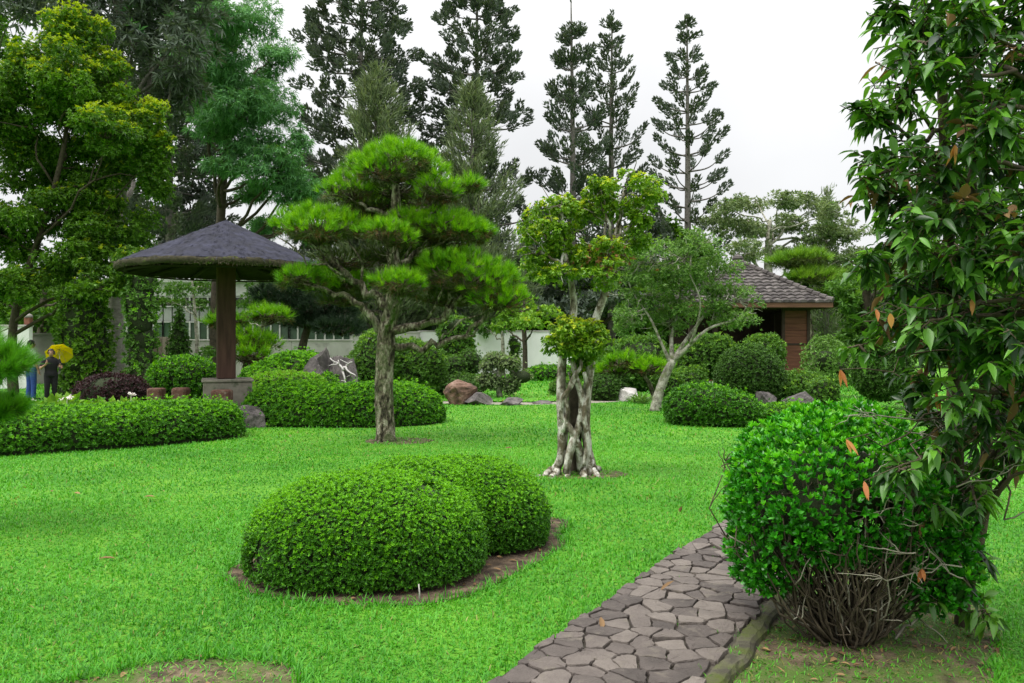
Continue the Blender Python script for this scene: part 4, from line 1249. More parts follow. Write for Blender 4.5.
# small far cloud trees: clipped balls on a visible stem
def ball_tree(name, label, bpx, Y, stem, balls, L, mats, young_p=0.3):
    root = base(bpx, Y)
    t = thing(name, label, 'tree', root)
    mb = MB()
    p = np.array([[*at(px, py, Y), r] for px, py, r in stem]); p[0, 2] = -0.02
    q = spl(p, 16)
    tube(mb, q[:, :3], q[:, 3], 8, 0, 0.5, True, 0.06)
    B = []
    for px, py, rx, rz in balls:
        c = at(px, py, Y + rng.uniform(-0.2, 0.2)); s = Y / F
        B.append((c, (rx * s, rx * s * 0.9, rz * s)))
        limb(mb, q[rng.integers(6, 15)][:3], c, 0.04, 0.02, 0.1, 6, 6)
    mb.build('trunk', [M['pale_bark']], t)
    for c, r in B:
        b = MB()
        bush(b, [(c, r)], L, 0.42, 2.2, 6, 2.1, 0.10, 4, 1.5, 0.55, 0.02, 0, 1, young=2, young_p=young_p)
        b.build('foliage_ball', [M[m] for m in mats], t)


ball_tree('topiary_tree', 'small grey green mushroom topiary behind the flat dark rock', 500, 23.0, [(500, 394, 0.09), (498, 382, 0.08), (499, 366, 0.06), (497, 360, 0.04)],
          [(496, 360, 13, 7), (509, 363, 11, 6), (489, 381, 13, 8), (510, 386, 9, 8), (522, 377, 10, 7), (487, 366, 7, 5)], 0.07, ('grey_tree', 'twig_heart', 'loose'))


# ================================================================ twisted tree with fused aerial roots
TY = 9.65
t = thing('twisted_tree', 'twisted fig tree with pale lattice of aerial roots and yellow green leaf clumps', 'tree', base(574, TY))
mb = MB()


def rp(rows, n=26, sides=10, rough=0.10, mat=0):
    p = np.array([[*at(px, py, TY + dy), r] for px, py, dy, r in rows])
    q = spl(p, n)
    tube(mb, q[:, :3], q[:, 3], sides, mat, 0.5, True, rough)
    return q


rp([(552, 474, 0.05, 0.05), (561, 458, 0.0, 0.055), (563, 430, 0, 0.065), (561, 400, 0, 0.06), (562, 365, 0.05, 0.055), (568, 330, 0.05, 0.05)])
rp([(590, 478, -0.1, 0.035), (588, 455, -0.05, 0.05), (586, 425, -0.05, 0.055), (587, 395, 0, 0.055), (591, 360, 0.0, 0.055), (596, 330, 0.05, 0.05)])
rp([(576, 476, 0.2, 0.06), (575, 440, 0.15, 0.075), (574, 400, 0.12, 0.07), (577, 360, 0.10, 0.06), (580, 330, 0.10, 0.05)], mat=1)  # dark-coloured tube standing in for the shaded hollow between the roots
rp([(566, 473, -0.1, 0.04), (571, 448, -0.12, 0.05), (579, 425, -0.1, 0.045), (582, 400, -0.1, 0.04), (576, 378, -0.10, 0.035), (572, 358, -0.08, 0.03)])
rp([(581, 471, 0.0, 0.05), (579, 450, -0.08, 0.05), (571, 430, -0.12, 0.04), (562, 415, -0.1, 0.035), (563, 398, -0.14, 0.03), (572, 385, -0.16, 0.026), (578, 370, -0.12, 0.022)])
rp([(563, 432, -0.1, 0.03), (568, 412, -0.14, 0.026), (566, 398, -0.15, 0.024), (573, 378, -0.16, 0.024), (581, 366, -0.12, 0.022), (577, 352, -0.05, 0.02)])
rp([(596, 474, 0.15, 0.035), (590, 455, 0.12, 0.045), (584, 430, 0.1, 0.05), (578, 400, 0.12, 0.04), (571, 372, 0.12, 0.04)])
rp([(584, 466, -0.15, 0.022), (587, 440, -0.14, 0.03), (584, 415, -0.15, 0.03), (588, 392, -0.1, 0.03), (584, 372, -0.12, 0.025)])
for a, b in (((552, 470), (535, 477)), ((557, 466), (546, 481)), ((592, 470), (603, 478)), ((586, 470), (586, 484)), ((568, 466), (566, 481)), ((590, 462), (601, 470))):   # root flare
    p0 = at(*a, TY + rng.uniform(-0.1, 0.1)); p1 = gr(*b)
    limb(mb, p0, p1 - [0, 0, 0.02], 0.05, 0.02, 0.08, 8, 8, 0, 0.5, 0.08, 0.12)
s1 = rp([(568, 335, 0.05, 0.05), (573, 318, 0.05, 0.048), (573, 295, 0.05, 0.042), (568, 268, 0.0, 0.036), (562, 246, 0, 0.03), (555, 225, 0, 0.018)], rough=0.05)
s2 = rp([(592, 335, 0.05, 0.055), (596, 318, 0.05, 0.05), (605, 292, 0.05, 0.045), (608, 262, 0.05, 0.036), (615, 235, 0.05, 0.028), (625, 205, 0.05, 0.016)], rough=0.05)
CL = [(553, 222, 26, 26, 0.0, s1), (535, 250, 14, 20, -0.1, s1), (577, 232, 24, 32, 0.2, s1), (545, 268, 20, 12, 0.15, s1), (625, 192, 32, 22, 0.0, s2), (645, 208, 18, 20, -0.1, s2), (602, 205, 20, 24, 0.25, s2), (606, 264, 28, 22, -0.15, s2),
      (628, 240, 20, 16, 0.3, s2), (585, 258, 18, 16, 0.25, s2), (600, 190, 14, 12, 0.1, s2), (532, 226, 14, 16, 0.15, s1), (560, 205, 16, 12, -0.1, s1), (640, 232, 14, 14, 0, s2), (560, 275, 16, 12, -0.2, s1)]
LOWC = [(574, 338, 32, 22, -0.05), (560, 344, 17, 13, -0.2), (594, 344, 20, 15, -0.15), (583, 362, 15, 15, 0.02)]
for px, py, rx, rz, dy, s in CL:
    c = at(px, py, TY + dy)
    a = s[rng.integers(12, 24)][:3]
    p = limb(mb, a, c, 0.022, 0.010, 0.12, 8, 6)
    for _ in range(9):
        limb(mb, p[rng.integers(4, 8)], c + rng.normal(0, 0.5, 3) * np.array([rx, rx, rz]) * TY / F, 0.009, 0.004, 0.15, 6, 4)
mb.build('trunk', [M['ficus_bark'], M['dark_bark']], t)
for i, (px, py, rx, rz, dy, s) in enumerate(CL):
    c = at(px, py, TY + dy); k = TY / F
    b = MB()
    clumps_fill(b, [(c, (rx * k, rx * k * 0.95, rz * k))], 0.047, 0.5, 0.60, 15, 0.40, 5, 0.58, 0.22, 0, 1, 1.3, 'leaf', 0.25, 0.5, reach=1.05)
    if i == 7:
        n = 90
        P = c + rng.normal(0, 0.45, (n, 3)) * np.array([rx, rx, rz]) * k
        shoots(b, P, rand_unit(n) + [0, 0, .5], 4, 0.05, 0.024, (0.4, 1.3), 0.5, 0.3, 2, 'leaf')
    b.build('leaf_clump', [M['ficus'], M['ficus_tip'], M['ficus_red']], t)
for px, py, rx, rz, dy in LOWC:
    c = at(px, py, TY + dy); k = TY / F
    b = MB()
    clumps_fill(b, [(c, (rx * k, rx * k * 0.9, rz * k))], 0.047, 0.5, 0.8, 14, 0.40, 5, 0.58, 0.2, 0, 1, 1.3, 'leaf', 0.25, 0.5, reach=0.8)
    b.build('leaf_clump', [M['ficus'], M['ficus_tip']], t)


# ================================================================ leaning tree right of it
LY = 18.4
t = thing('leaning_tree', 'leaning pale trunked tree with airy grey green crown before the pavilion', 'tree', base(656, LY))
mb = MB()


def lp(rows, n=16, sides=8):
    q = spl(np.array([[*at(px, py, LY + dy), r] for px, py, dy, r in rows]), n)
    tube(mb, q[:, :3], q[:, 3], sides, 0, 0.5, True, 0.06)
    return q


lp([(655, 412, 0, 0.14), (658, 398, 0, 0.115), (665, 376, 0, 0.105), (673, 360, 0, 0.09)])
B = [lp([(672, 362, 0, 0.068), (690, 345, -0.2, 0.044), (710, 328, -0.3, 0.034), (738, 318, -0.4, 0.024), (750, 300, -.4, 0.010)]),
     lp([(672, 362, 0, 0.068), (686, 340, 0.1, 0.044), (706, 312, 0.2, 0.034), (722, 280, 0.3, 0.020), (725, 262, .3, 0.010)]),
     lp([(672, 362, 0, 0.061), (672, 335, 0.3, 0.041), (680, 300, 0.5, 0.031), (678, 262, 0.5, 0.014)]),
     lp([(671, 364, 0, 0.054), (662, 345, 0, 0.034), (650, 318, 0.1, 0.027), (634, 295, 0.1, 0.017), (628, 280, .1, .015)]),
     lp([(690, 345, -.2, 0.034), (697, 325, -.5, 0.024), (700, 300, -0.7, 0.017), (690, 275, -.8, .015)])]
LC = [(632, 268, 24, 20), (655, 256, 28, 22), (685, 258, 30, 24), (712, 275, 26, 22), (735, 298, 22, 16), (648, 295, 30, 20), (690, 292, 34, 24), (722, 318, 22, 13), (632, 318, 22, 18), (668, 322, 26, 16), (745, 318, 14, 10), (700, 240, 18, 12)]
bl = []
for px, py, rx, rz in LC:
    dy = rng.uniform(-0.7, 0.7)
    c = at(px, py, LY + dy); k = LY / F
    bl.append((c, (rx * k, rx * k, rz * k)))
    pts = np.vstack(B)[:, :3]
    a = pts[np.argmin(((pts - c) ** 2).sum(1))]
    p = limb(mb, a, c, 0.025, 0.012, 0.14, 7, 5)
    for _ in range(12):
        limb(mb, p[rng.integers(3, 7)], c + rng.normal(0, 0.55, 3) * bl[-1][1], 0.010, 0.006, 0.16, 6, 4)
tb2, mb = mb, MB()
clumps_fill(mb, bl, 0.080, 0.36, 0.40, 16, 0.40, 5, 0.5, 0.25, 0, 1, 0.3, 'quad', 0.1, 0.4, reach=1.02, twigs=tb2, twig_r=0.010)
tb2.build('trunk', [M['pale_bark']], t)
mb.build('crown', [M['loose'], M['lime']], t)
# ================================================================ pavilion
HY = 28.0
hw = 2.38
hc = np.array([(833 - CX) / F * (HY - hw) - hw, HY, 0.0])
t = thing('pavilion', 'brown timber pavilion with grey tiled hip roof behind the shrubs', 'pavilion', hc)
HZ, HA = 2.86, 4.38
mb = MB()
rows = 13
for side in range(4):
    ang = side * PI / 2
    cs, sn = math.cos(ang), math.sin(ang)
    for k in range(rows):
        f0, f1 = k / rows, (k + 1.12) / rows
        w0, w1 = hw * (1 - f0) + 0.02, max(hw * (1 - f1), 0.02)
        z0, z1 = HZ + (HA - HZ) * f0 ** 1.06 + 0.045, HZ + (HA - HZ) * min(f1, 1) ** 1.06 + 0.005
        nx = 160
        x = np.linspace(-hw, hw, nx)
        wave = 0.045 * np.abs(np.sin(x / 0.27 * PI / 1.0 + 0.6)) ** 0.8
        ton = np.repeat(rng.uniform(0.1, 0.9, nx // 4 + 1), 4)[:nx]
        V, T_ = [], []
        for w, z, wv in ((w0, z0 - 0.05, 0), (w0, z0, 1), (w1, z1, 0.6)):
            xx = np.clip(x, -w, w)
            V.append(np.stack([xx, np.full(nx, -w), z + wave * wv], 1)); T_.append(ton)
        V = np.vstack(V)
        V = np.stack([V[:, 0] * cs - V[:, 1] * sn + hc[0], V[:, 0] * sn + V[:, 1] * cs + hc[1], V[:, 2]], 1)
        a = np.arange(nx - 1)
        mb.add(V, np.vstack([np.stack([a + i * nx, a + i * nx + 1, a + (i + 1) * nx + 1, a + (i + 1) * nx], 1) for i in range(2)]), np.concatenate(T_), 0, False)
rf = mb.build('roof', [M['tile']], t)
mb = MB()
for sx in (-1, 1):
    for sy in (-1, 1):
        for k in range(15):
            f = k / 15
            p0 = hc + [sx * hw * (1 - f), sy * hw * (1 - f), HZ + (HA - HZ) * f ** 1.06 + 0.07]
            f2 = f + 1.15 / 15
            p1 = hc + [sx * hw * (1 - f2), sy * hw * (1 - f2), HZ + (HA - HZ) * min(f2, 1) ** 1.06 + 0.05]
            tube(mb, [p0, p1], [0.10, 0.08], 8, 0, rng.uniform(0.2, 0.8), True, 0, False)
mb.build('ridge_tiles', [M['tile']], rf)
mb = MB()
lathe(mb, [(0.30, HA - 0.12), (0.27, HA + 0.02), (0.17, HA + 0.06), (0.2, HA + 0.12), (0.16, HA + 0.20), (0.05, HA + 0.25), (0.004, HA + 0.33)], hc, 16, 0, 0.5, 0, False)
mb.build('finial', [M['tile']], rf)
mb = MB()
for sx, sy, lx, ly in ((0, -1, 2 * hw + .02, 0.05), (0, 1, 2 * hw + .02, 0.05), (-1, 0, 0.05, 2 * hw - .06), (1, 0, 0.05, 2 * hw - .06)):
    box(mb, hc + [sx * (hw - 0.03), sy * (hw - 0.03), HZ - 0.17], (lx, ly, 0.16), 0, 0, 0.5, 0.006)
mb.build('fascia', [M['fascia']], t)
mb = MB()
box(mb, hc + [0, 0, HZ - 0.11], (2 * hw - 0.2, 2 * hw - 0.2, 0.05))
for y in np.arange(-2.1, 2.2, 0.6):
    box(mb, hc + [0, y, HZ - 0.20], (2 * hw - 0.3, 0.07, 0.085))
mb.build('soffit', [M['dark_wood']], t)
# the front right corner: a panelled red wall, dark room to its left
wl = 0.55
yw = -1.6
mb = MB()
x0, x1 = (783 - CX) / F * (HY + yw) - hc[0], (808 - CX) / F * (HY + yw) - hc[0]
for z0, z1 in ((0.35, 1.48), (1.54, 2.62)):
    nb = 5
    for k in range(nb):
        h = (z1 - z0) / nb
        box(mb, hc + [(x0 + x1) / 2, yw, z0 + k * h], (x1 - x0 - 0.07, 0.05, h - 0.006), 0, 0, 0.5, 0.004)
mb.build('wall_panel', [M['red_wood']], t)
for x, y, wd_ in ((x0, yw, 0.10), (x1, yw, 0.10), (-2.0, yw, 0.14), (-1.2, yw, 0.14), (-2.0, 1.7, 0.12), (x1, 1.78, 0.12)):
    mb = MB()
    box(mb, hc + [x, y, 0.3], (wd_, wd_ + 0.02, 2.42), 0, 0, 0.5, 0.006)
    mb.build('post', [M['dark_wood']], t)
for z in (0.28, 1.482, 2.622):
    mb = MB()
    box(mb, hc + [(x0 + x1) / 2, yw, z], (x1 - x0 - 0.1, 0.08, 0.056), 0, 0, 0.5, 0.004)
    mb.build('rail', [M['dark_wood']], t)
mb = MB()
box(mb, hc + [-1.6, yw, 0.3], (0.66, 0.05, 0.95), 0, 0, 0.5, 0.004)
mb.build('low_wall', [M['brick']], t)
mb = MB()
box(mb, hc + [-0.1, 1.7, 0.3], (3.8, 0.06, 2.42)); box(mb, hc + [x1, 0.1, 0.3], (0.05, 3.1, 2.42))
mb.build('back_wall_panel', [M['dark_wood']], t)
mb = MB()
box(mb, hc + [0, 0, 0], (4.4, 3.9, 0.29), 0, 0, 0.5, 0.02)
mb.build('floor_slab', [M['concrete']], t)

# ================================================================ glazed building behind the boundary wall
BY = 39.0


def X(px, Y):
    return (px - CX) / F * Y


def Z(py, Y):
    return H - (py - CY) / F * Y


bx0, bx1 = X(96, BY), X(352, BY)
t = thing('glazed_building', 'long low pale building with rows of glazing behind the shelter', 'building', ((bx0 + bx1) / 2, BY + 3, 0))
mb = MB()
box(mb, ((bx0 + bx1) / 2, BY + 3.1, 0), (bx1 - bx0, 6.0, Z(283, BY)))
mb.build('wall', [M['grey_wall']], t)
mb = MB()
box(mb, ((bx0 + bx1) / 2, BY + 0.02, Z(296, BY)), (bx1 - bx0 + 0.1, 0.16, Z(279, BY) - Z(296, BY)), 0, 0, 0.5, 0.01)
box(mb, ((bx0 + bx1) / 2, BY + 2.9, Z(283, BY) + 0.004), (bx1 - bx0 + 0.4, 6.2, 0.18), 0, 0, 0.5, 0.02)
mb.build('parapet', [M['white_metal']], t)
mb = MB()
pxs = list(range(100, 352, 9))
for a, b in zip(pxs[:-1], pxs[1:]):
    box(mb, (X((a + b) / 2, BY), BY + 0.05, Z(321, BY)), (X(b, BY) - X(a, BY) - 0.06, 0.06, Z(307.5, BY) - Z(321, BY)), 0, 0, rng.uniform(), 0.004)
mb.build('spandrel_panel', [M['panel']], t)
for (y0, y1, mm) in ((306.5, 297, 'glass_dark'), (343, 322, 'glass_green')):
    for j in range(4):
        a, b = 100 + j * 63, 100 + (j + 1) * 63
        w = MB()
        box(w, (X((a + b) / 2, BY), BY + 0.06, Z(y0, BY)), (X(b, BY) - X(a, BY) - 0.05, 0.04, Z(y1, BY) - Z(y0, BY)))
        wo_ = w.build('window', [M[mm]], t)
        w = MB()
        for p in range(a, b + 1, 9):
            box(w, (X(p, BY), BY - 0.02, Z(y0, BY)), (0.07, 0.08, Z(y1, BY) - Z(y0, BY)), 0, 0, 0.5, 0.005)
        for y in (y0, y1):
            box(w, (X((a + b) / 2, BY), BY - 0.01, Z(y, BY) - 0.03), (X(b, BY) - X(a, BY) - 0.1, 0.05, 0.06), 0, 0, 0.5, 0.005)
        w.build('window_frame', [M['white_metal']], wo_)


# ================================================================ boundary walls
def wall(name, label, px0, px1, Y, top_py, mat, thick=0.2, Y1=None, joints=0.0, coping=True, cat='wall'):
    Y1 = Y1 or Y
    p0, p1 = np.array([X(px0, Y), Y]), np.array([X(px1, Y1), Y1])
    d = p1 - p0
    ln = np.linalg.norm(d); rz = math.atan2(d[1], d[0])
    c = (p0 + p1) / 2
    h = Z(top_py, (Y + Y1) / 2)
    t = thing(name, label, cat, (c[0], c[1], 0))
    mb = MB()
    if joints:
        k = max(1, int(ln / joints)); w = ln / k
        for i in range(k):
            q = p0 + d * (i + 0.5) / k
            box(mb, (q[0], q[1], 0), (w - 0.012, thick, h), rz, 0, rng.uniform(), 0.006)
    else:
        box(mb, (c[0], c[1], 0), (ln, thick, h), rz, 0, 0.5, 0.006)
    mb.build('wall_face', [M[mat]], t)
    if coping:
        mb = MB()
        box(mb, (c[0], c[1], h + 0.002), (ln + 0.04, thick + 0.06, 0.07), rz, 0, 0.5, 0.008)
        mb.build('coping', [M['concrete' if mat != 'grey_wall' else 'grey_wall']], t)
    return t


wall('boundary_wall', 'long white rendered boundary wall behind the topiary and small tree', 418, 575, 39.5, 332, 'render')
wall('boundary_wall', 'beige concrete boundary wall below the glazed building', 172, 352, 34.5, 341, 'concrete', joints=2.4)
wall('boundary_wall', 'white wall at far left behind the people', -60, 31, 27.0, 327, 'render')
wall('boundary_wall', 'grey wall set back behind the yellow umbrella', 33, 130, 30.0, 335, 'grey_wall')
wall('boundary_wall', 'narrow pale wall stretch seen between shrub and pine trunk', 350, 420, 39.0, 333, 'concrete')
wall('plank_fence', 'short weathered plank fence between ivy column and upright shrub', 145, 171, 32.0, 337, 'plank', 0.05, joints=0.17, coping=False, cat='fence')
c = base(28.5, 27.3)
t = thing('brick_pier', 'narrow terracotta pier with pale cap rising behind the white wall', 'pier', c)
mb = MB()
box(mb, c, (0.20, 0.20, 2.42), 0, 0, 0.5, 0.01)
mb.build('shaft', [M['terracotta']], t)
mb = MB()
lathe(mb, [(0.13, 2.422), (0.14, 2.47), (0.10, 2.52), (0.04, 2.55), (0.004, 2.56)], c, 16)
mb.build('cap', [M['cap_metal']], t)


# ================================================================ background trees
def broadleaf(name, label, bpx, Y, trunk, blobs, L, ratio, dens, mats, young_p=0.0, bark='dark_bark', sub=9, subr=0.42, k=5, droop=0.1, shape='quad', twig_r=0.03, ry=0.9, tone=0.5, group=None, up=0.35, flat=0.8, spread=(0.4, 1.35), dyr=0.06):
    root = base(bpx, Y)
    t = thing(name, label, 'tree', root, group)
    tb = MB()
    p = np.array([[*at(px, py, Y), r] for px, py, r in trunk]); p[0, 2] = -0.05
    q = spl(p, 20)
    tube(tb, q[:, :3], q[:, 3], 10, 0, 0.5, True, 0.06)
    bl = []
    for b in blobs:
        px, py, rx, rz = b[:4]
        dy = b[4] if len(b) > 4 else rng.uniform(-1, 1) * dyr * Y
        c = at(px, py, Y + dy); s = (Y + dy) / F
        bl.append((c, (rx * s, rx * s * ry, rz * s), b[5] if len(b) > 5 else None))
        lo = q[q[:, 2] < c[2] + 0.2]
        a = lo[-1] if len(lo) else q[-1]
        a = q[min(len(q) - 1, int(rng.uniform(0.55, 1) * (len(lo) if len(lo) else len(q))))]
        limb(tb, a[:3], c, max(a[3] * 0.5, twig_r), twig_r * 0.6, 0.1, 9, 6)
    mb = MB()
    clumps_fill(mb, bl, L, ratio, dens, sub, subr, k, tone, 0.22, 0, 1 if len(mats) > 1 else None, young_p, shape, droop, up, flat, spread, tb, twig_r * 0.5)
    tb.build('trunk', [M[bark]], t)
    mb.build('crown', [M[m] for m in mats], t)
    return t


# big yellow-tipped tree at left
broadleaf('broadleaf_tree', 'big dense broadleaf tree with yellow tipped crown at far left', 14, 22.0, [(14, 400, 0.15), (12, 350, 0.12), (18, 300, 0.10), (45, 220, 0.08), (65, 140, 0.06), (72, 60, 0.03)],
          [(72, 34, 38, 34, 0, 3), (45, 75, 40, 36, 0, 2.6), (100, 85, 42, 38, 0, 2.8), (20, 105, 38, 40, 0, 1.2), (135, 130, 36, 34, 0, 2.8), (72, 75, 40, 36, -1, 2.2), (105, 130, 36, 30, -1.5, 1.2), (70, 130, 50, 40), (30, 170, 48, 42), (100, 175, 46, 40), (150, 175, 26, 36), (60, 215, 50, 36), (120, 225, 40, 34),
           (15, 235, 40, 36), (80, 258, 44, 28), (130, 265, 26, 24), (20, 285, 34, 26), (-30, 120, 40, 50), (-40, 220, 50, 50), (166, 145, 14, 16, 0, 3), (96, 285, 30, 16)],
          0.105, 0.42, 0.80, ('broad_dark', 'yellow_top'), 0.35, 'dark_bark', 18, 0.40, 6, 0.2, twig_r=0.018)
# tall trunk with dark crown
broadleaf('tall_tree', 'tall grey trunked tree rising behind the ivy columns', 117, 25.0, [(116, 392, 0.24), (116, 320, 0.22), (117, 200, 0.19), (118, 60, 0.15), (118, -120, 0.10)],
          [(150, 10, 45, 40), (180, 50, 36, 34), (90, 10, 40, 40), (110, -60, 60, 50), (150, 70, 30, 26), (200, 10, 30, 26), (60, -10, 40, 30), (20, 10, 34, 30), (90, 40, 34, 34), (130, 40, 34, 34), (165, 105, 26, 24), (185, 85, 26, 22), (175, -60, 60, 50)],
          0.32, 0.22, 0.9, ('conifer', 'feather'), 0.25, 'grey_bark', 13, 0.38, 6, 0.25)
# feathery tree behind the shelter
broadleaf('feathery_tree', 'large blue green feathery tree behind the shelter roof', 232, 32.0, [(215, 385, 0.24), (216, 300, 0.20), (222, 200, 0.16), (230, 100, 0.10), (238, 20, 0.04)],
          [(240, 20, 44, 30), (205, 35, 36, 30), (270, 60, 26, 26), (230, 75, 46, 30), (195, 90, 30, 28), (272, 105, 28, 26), (225, 125, 36, 24), (262, 145, 30, 22), (288, 170, 26, 22), (292, 205, 22, 18), (255, 190, 22, 14),
           (270, 225, 28, 12), (300, 140, 14, 16), (180, 60, 26, 26), (310, 232, 16, 12), (215, 60, 40, 30, -1.5), (240, 110, 36, 30, -1.8), (270, 170, 34, 26, -1.5), (225, 160, 26, 20, -1.6), (300, 190, 24, 24, -1)],
          0.25, 0.15, 1.0, ('feather', 'mid_green'), 0.3, 'dark_bark', 19, 0.42, 7, 0.35, 'quad', 0.04, flat=0.65)
broadleaf('shade_tree', 'dark leafy tree at the top left corner behind the yellow tipped tree', -40, 30.0, [(-40, 385, 0.3), (-40, 200, 0.25), (-20, 60, 0.15), (0, -20, .08)],
          [(10, 20, 36, 26), (-10, 70, 40, 40), (30, -20, 50, 30), (-50, 10, 50, 50), (-60, 100, 50, 60)], 0.22, 0.4, 0.6, ('broad_dark', 'mid_green'), 0.2, 'grey_bark')
broadleaf('understorey_tree', 'dark understorey tree behind the white wall at left', 40, 31.0, [(40, 383, 0.2), (42, 330, 0.16), (44, 290, 0.1)],
          [(20, 290, 40, 24), (70, 295, 40, 24), (110, 300, 40, 24), (-20, 295, 40, 30), (45, 318, 30, 12)], 0.20, 0.4, 0.9, ('broad_dark', 'mid_green'), 0.1)


def column(label, px, pt, hwid, Y, L=0.11, mats=('broad_dark', 'twig_heart', 'mid_green'), hmul=1.0, tone=0.5, pb=395):
    zt_ = Z(pt, Y); w = hwid * Y / F
    c = base(px, Y)
    bl = []
    for k in range(7):
        z = zt_ * (k + 0.5) / 7
        bl.append(((c[0] + rng.normal(0, 0.07) * w, Y + rng.normal(0, 0.05), z), (w * rng.uniform(0.88, 1.06) * (0.9 if k == 6 else 1), w * 0.95, zt_ / 7 * 0.95)))
    mb = MB()
    bush(mb, bl, L, 0.45, 1.9, 5, 2.6, 0.10, 2.5, 1.6, tone, 0.03, 0, 1, up=0.15, young=2, young_p=0.25, core=0.85)
    tag(mb.build('leafy_column', [M[m] for m in mats], loc=c), label, 'shrub', 'tall leafy columns')


column('wide dark leafy column beside the yellow umbrella', 83, 292, 23, 21.5)
column('narrow brighter leafy column right of the tall grey trunk', 142, 276, 15, 21.0, mats=('mid_green', 'twig_heart', 'azalea_tip'))
column('slim leafy column behind the hedge near the tiered shrub', 456, 322, 17, 33.0, 0.14, ('mid_green', 'twig_heart', 'lime'))
column('very slim dark leafy column against the white wall', 514, 340, 5.5, 36.0, 0.12)

broadleaf('small_tree', 'small lime leaved tree with slim dark trunk before the white wall', 525, 35.0, [(525, 378, 0.13), (525, 350, 0.11), (524, 325, 0.10), (524, 300, 0.05)],
          [(525, 298, 26, 14), (512, 312, 20, 12), (542, 312, 22, 12), (532, 325, 24, 9), (505, 326, 12, 8)], 0.20, 0.45, 0.5, ('lime', 'ficus_tip'), 0.35, 'dark_bark')
broadleaf('small_tree', 'pale slim tree left of the lime leaved tree', 503, 37.5, [(503, 376, 0.10), (503, 350, 0.09), (502, 330, 0.06)],
          [(500, 325, 14, 8), (490, 330, 12, 7)], 0.2, 0.42, 0.4, ('mid_green', 'lime'), 0.2, 'pale_bark')

EV = ('broad_dark', 'mid_green')
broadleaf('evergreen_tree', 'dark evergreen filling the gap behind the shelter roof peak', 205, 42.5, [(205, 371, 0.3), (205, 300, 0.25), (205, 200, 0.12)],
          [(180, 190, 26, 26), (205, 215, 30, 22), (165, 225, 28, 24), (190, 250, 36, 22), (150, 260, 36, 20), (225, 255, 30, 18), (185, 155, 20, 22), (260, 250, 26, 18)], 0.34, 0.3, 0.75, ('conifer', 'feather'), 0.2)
broadleaf('slender_tree', 'slender many stemmed tree before the glazed building right of the shelter post', 262, 29.0, [(262, 382, 0.10), (262, 340, 0.08), (265, 310, 0.06), (268, 285, 0.03)],
          [(250, 300, 20, 10), (275, 295, 22, 10), (290, 308, 18, 8), (245, 318, 16, 8), (270, 315, 18, 8), (262, 282, 20, 10)], 0.16, 0.36, 0.45, ('mid_green', 'loose'), 0.3, 'pale_bark', 11, 0.42, 5, 0.15, twig_r=0.025)
broadleaf('slender_tree', 'slender airy tree before the glazed building left of the shelter post', 196, 31.0, [(196, 381, 0.09), (197, 340, 0.07), (194, 300, 0.05), (192, 280, 0.03)],
          [(182, 290, 20, 10), (205, 286, 18, 9), (172, 302, 14, 8), (208, 352, 10, 7), (200, 305, 12, 6)], 0.16, 0.36, 0.45, ('mid_green', 'loose'), 0.3, 'pale_bark', 11, 0.42, 5, 0.15, twig_r=0.025)
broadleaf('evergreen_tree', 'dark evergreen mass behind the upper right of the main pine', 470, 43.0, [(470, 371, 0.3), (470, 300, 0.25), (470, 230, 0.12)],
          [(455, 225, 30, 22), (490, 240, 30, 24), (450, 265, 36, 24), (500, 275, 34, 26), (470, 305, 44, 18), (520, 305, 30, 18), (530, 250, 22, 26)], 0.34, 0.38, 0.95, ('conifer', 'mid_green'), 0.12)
broadleaf('evergreen_tree', 'dark evergreen mass behind the twisted tree crown', 600, 43.5, [(600, 371, 0.3), (600, 300, 0.25), (600, 240, 0.12)],
          [(575, 270, 30, 26), (610, 250, 30, 26), (640, 255, 30, 26), (590, 305, 40, 20), (640, 300, 40, 24), (660, 235, 24, 20), (555, 300, 24, 20)], 0.34, 0.38, 0.95, ('conifer', 'mid_green'), 0.15)
broadleaf('evergreen_tree', 'dark evergreen mass left of the pavilion roof', 700, 44.0, [(700, 371, 0.3), (700, 300, 0.25), (695, 240, 0.12)],
          [(680, 235, 24, 20), (700, 255, 26, 20), (675, 275, 34, 24), (710, 290, 30, 24), (660, 305, 40, 24), (735, 300, 34, 24)], 0.34, 0.38, 0.95, EV, 0.15)
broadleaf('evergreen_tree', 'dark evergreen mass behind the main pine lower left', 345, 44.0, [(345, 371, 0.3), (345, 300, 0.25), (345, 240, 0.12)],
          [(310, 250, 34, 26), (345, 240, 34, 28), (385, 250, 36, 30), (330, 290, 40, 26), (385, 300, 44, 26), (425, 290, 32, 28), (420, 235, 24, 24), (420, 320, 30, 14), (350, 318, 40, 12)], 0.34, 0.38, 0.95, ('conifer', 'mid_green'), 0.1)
broadleaf('grey_tree', 'broad airy grey green tree behind the pavilion', 772, 42.0, [(772, 372, 0.3), (770, 320, 0.26), (768, 260, 0.2), (770, 220, 0.1)],
          [(728, 208, 22, 14), (752, 202, 24, 13), (782, 200, 24, 12), (810, 205, 22, 14), (838, 212, 22, 16), (740, 228, 28, 14), (775, 225, 32, 14), (815, 232, 30, 16), (850, 235, 24, 18), (712, 225, 14, 12), (790, 252, 36, 14), (745, 250, 24, 12), (840, 260, 26, 16)],
          0.18, 0.36, 0.72, ('grey_tree', 'loose'), 0.2, 'pale_bark', 11, 0.40, 5, 0.1)
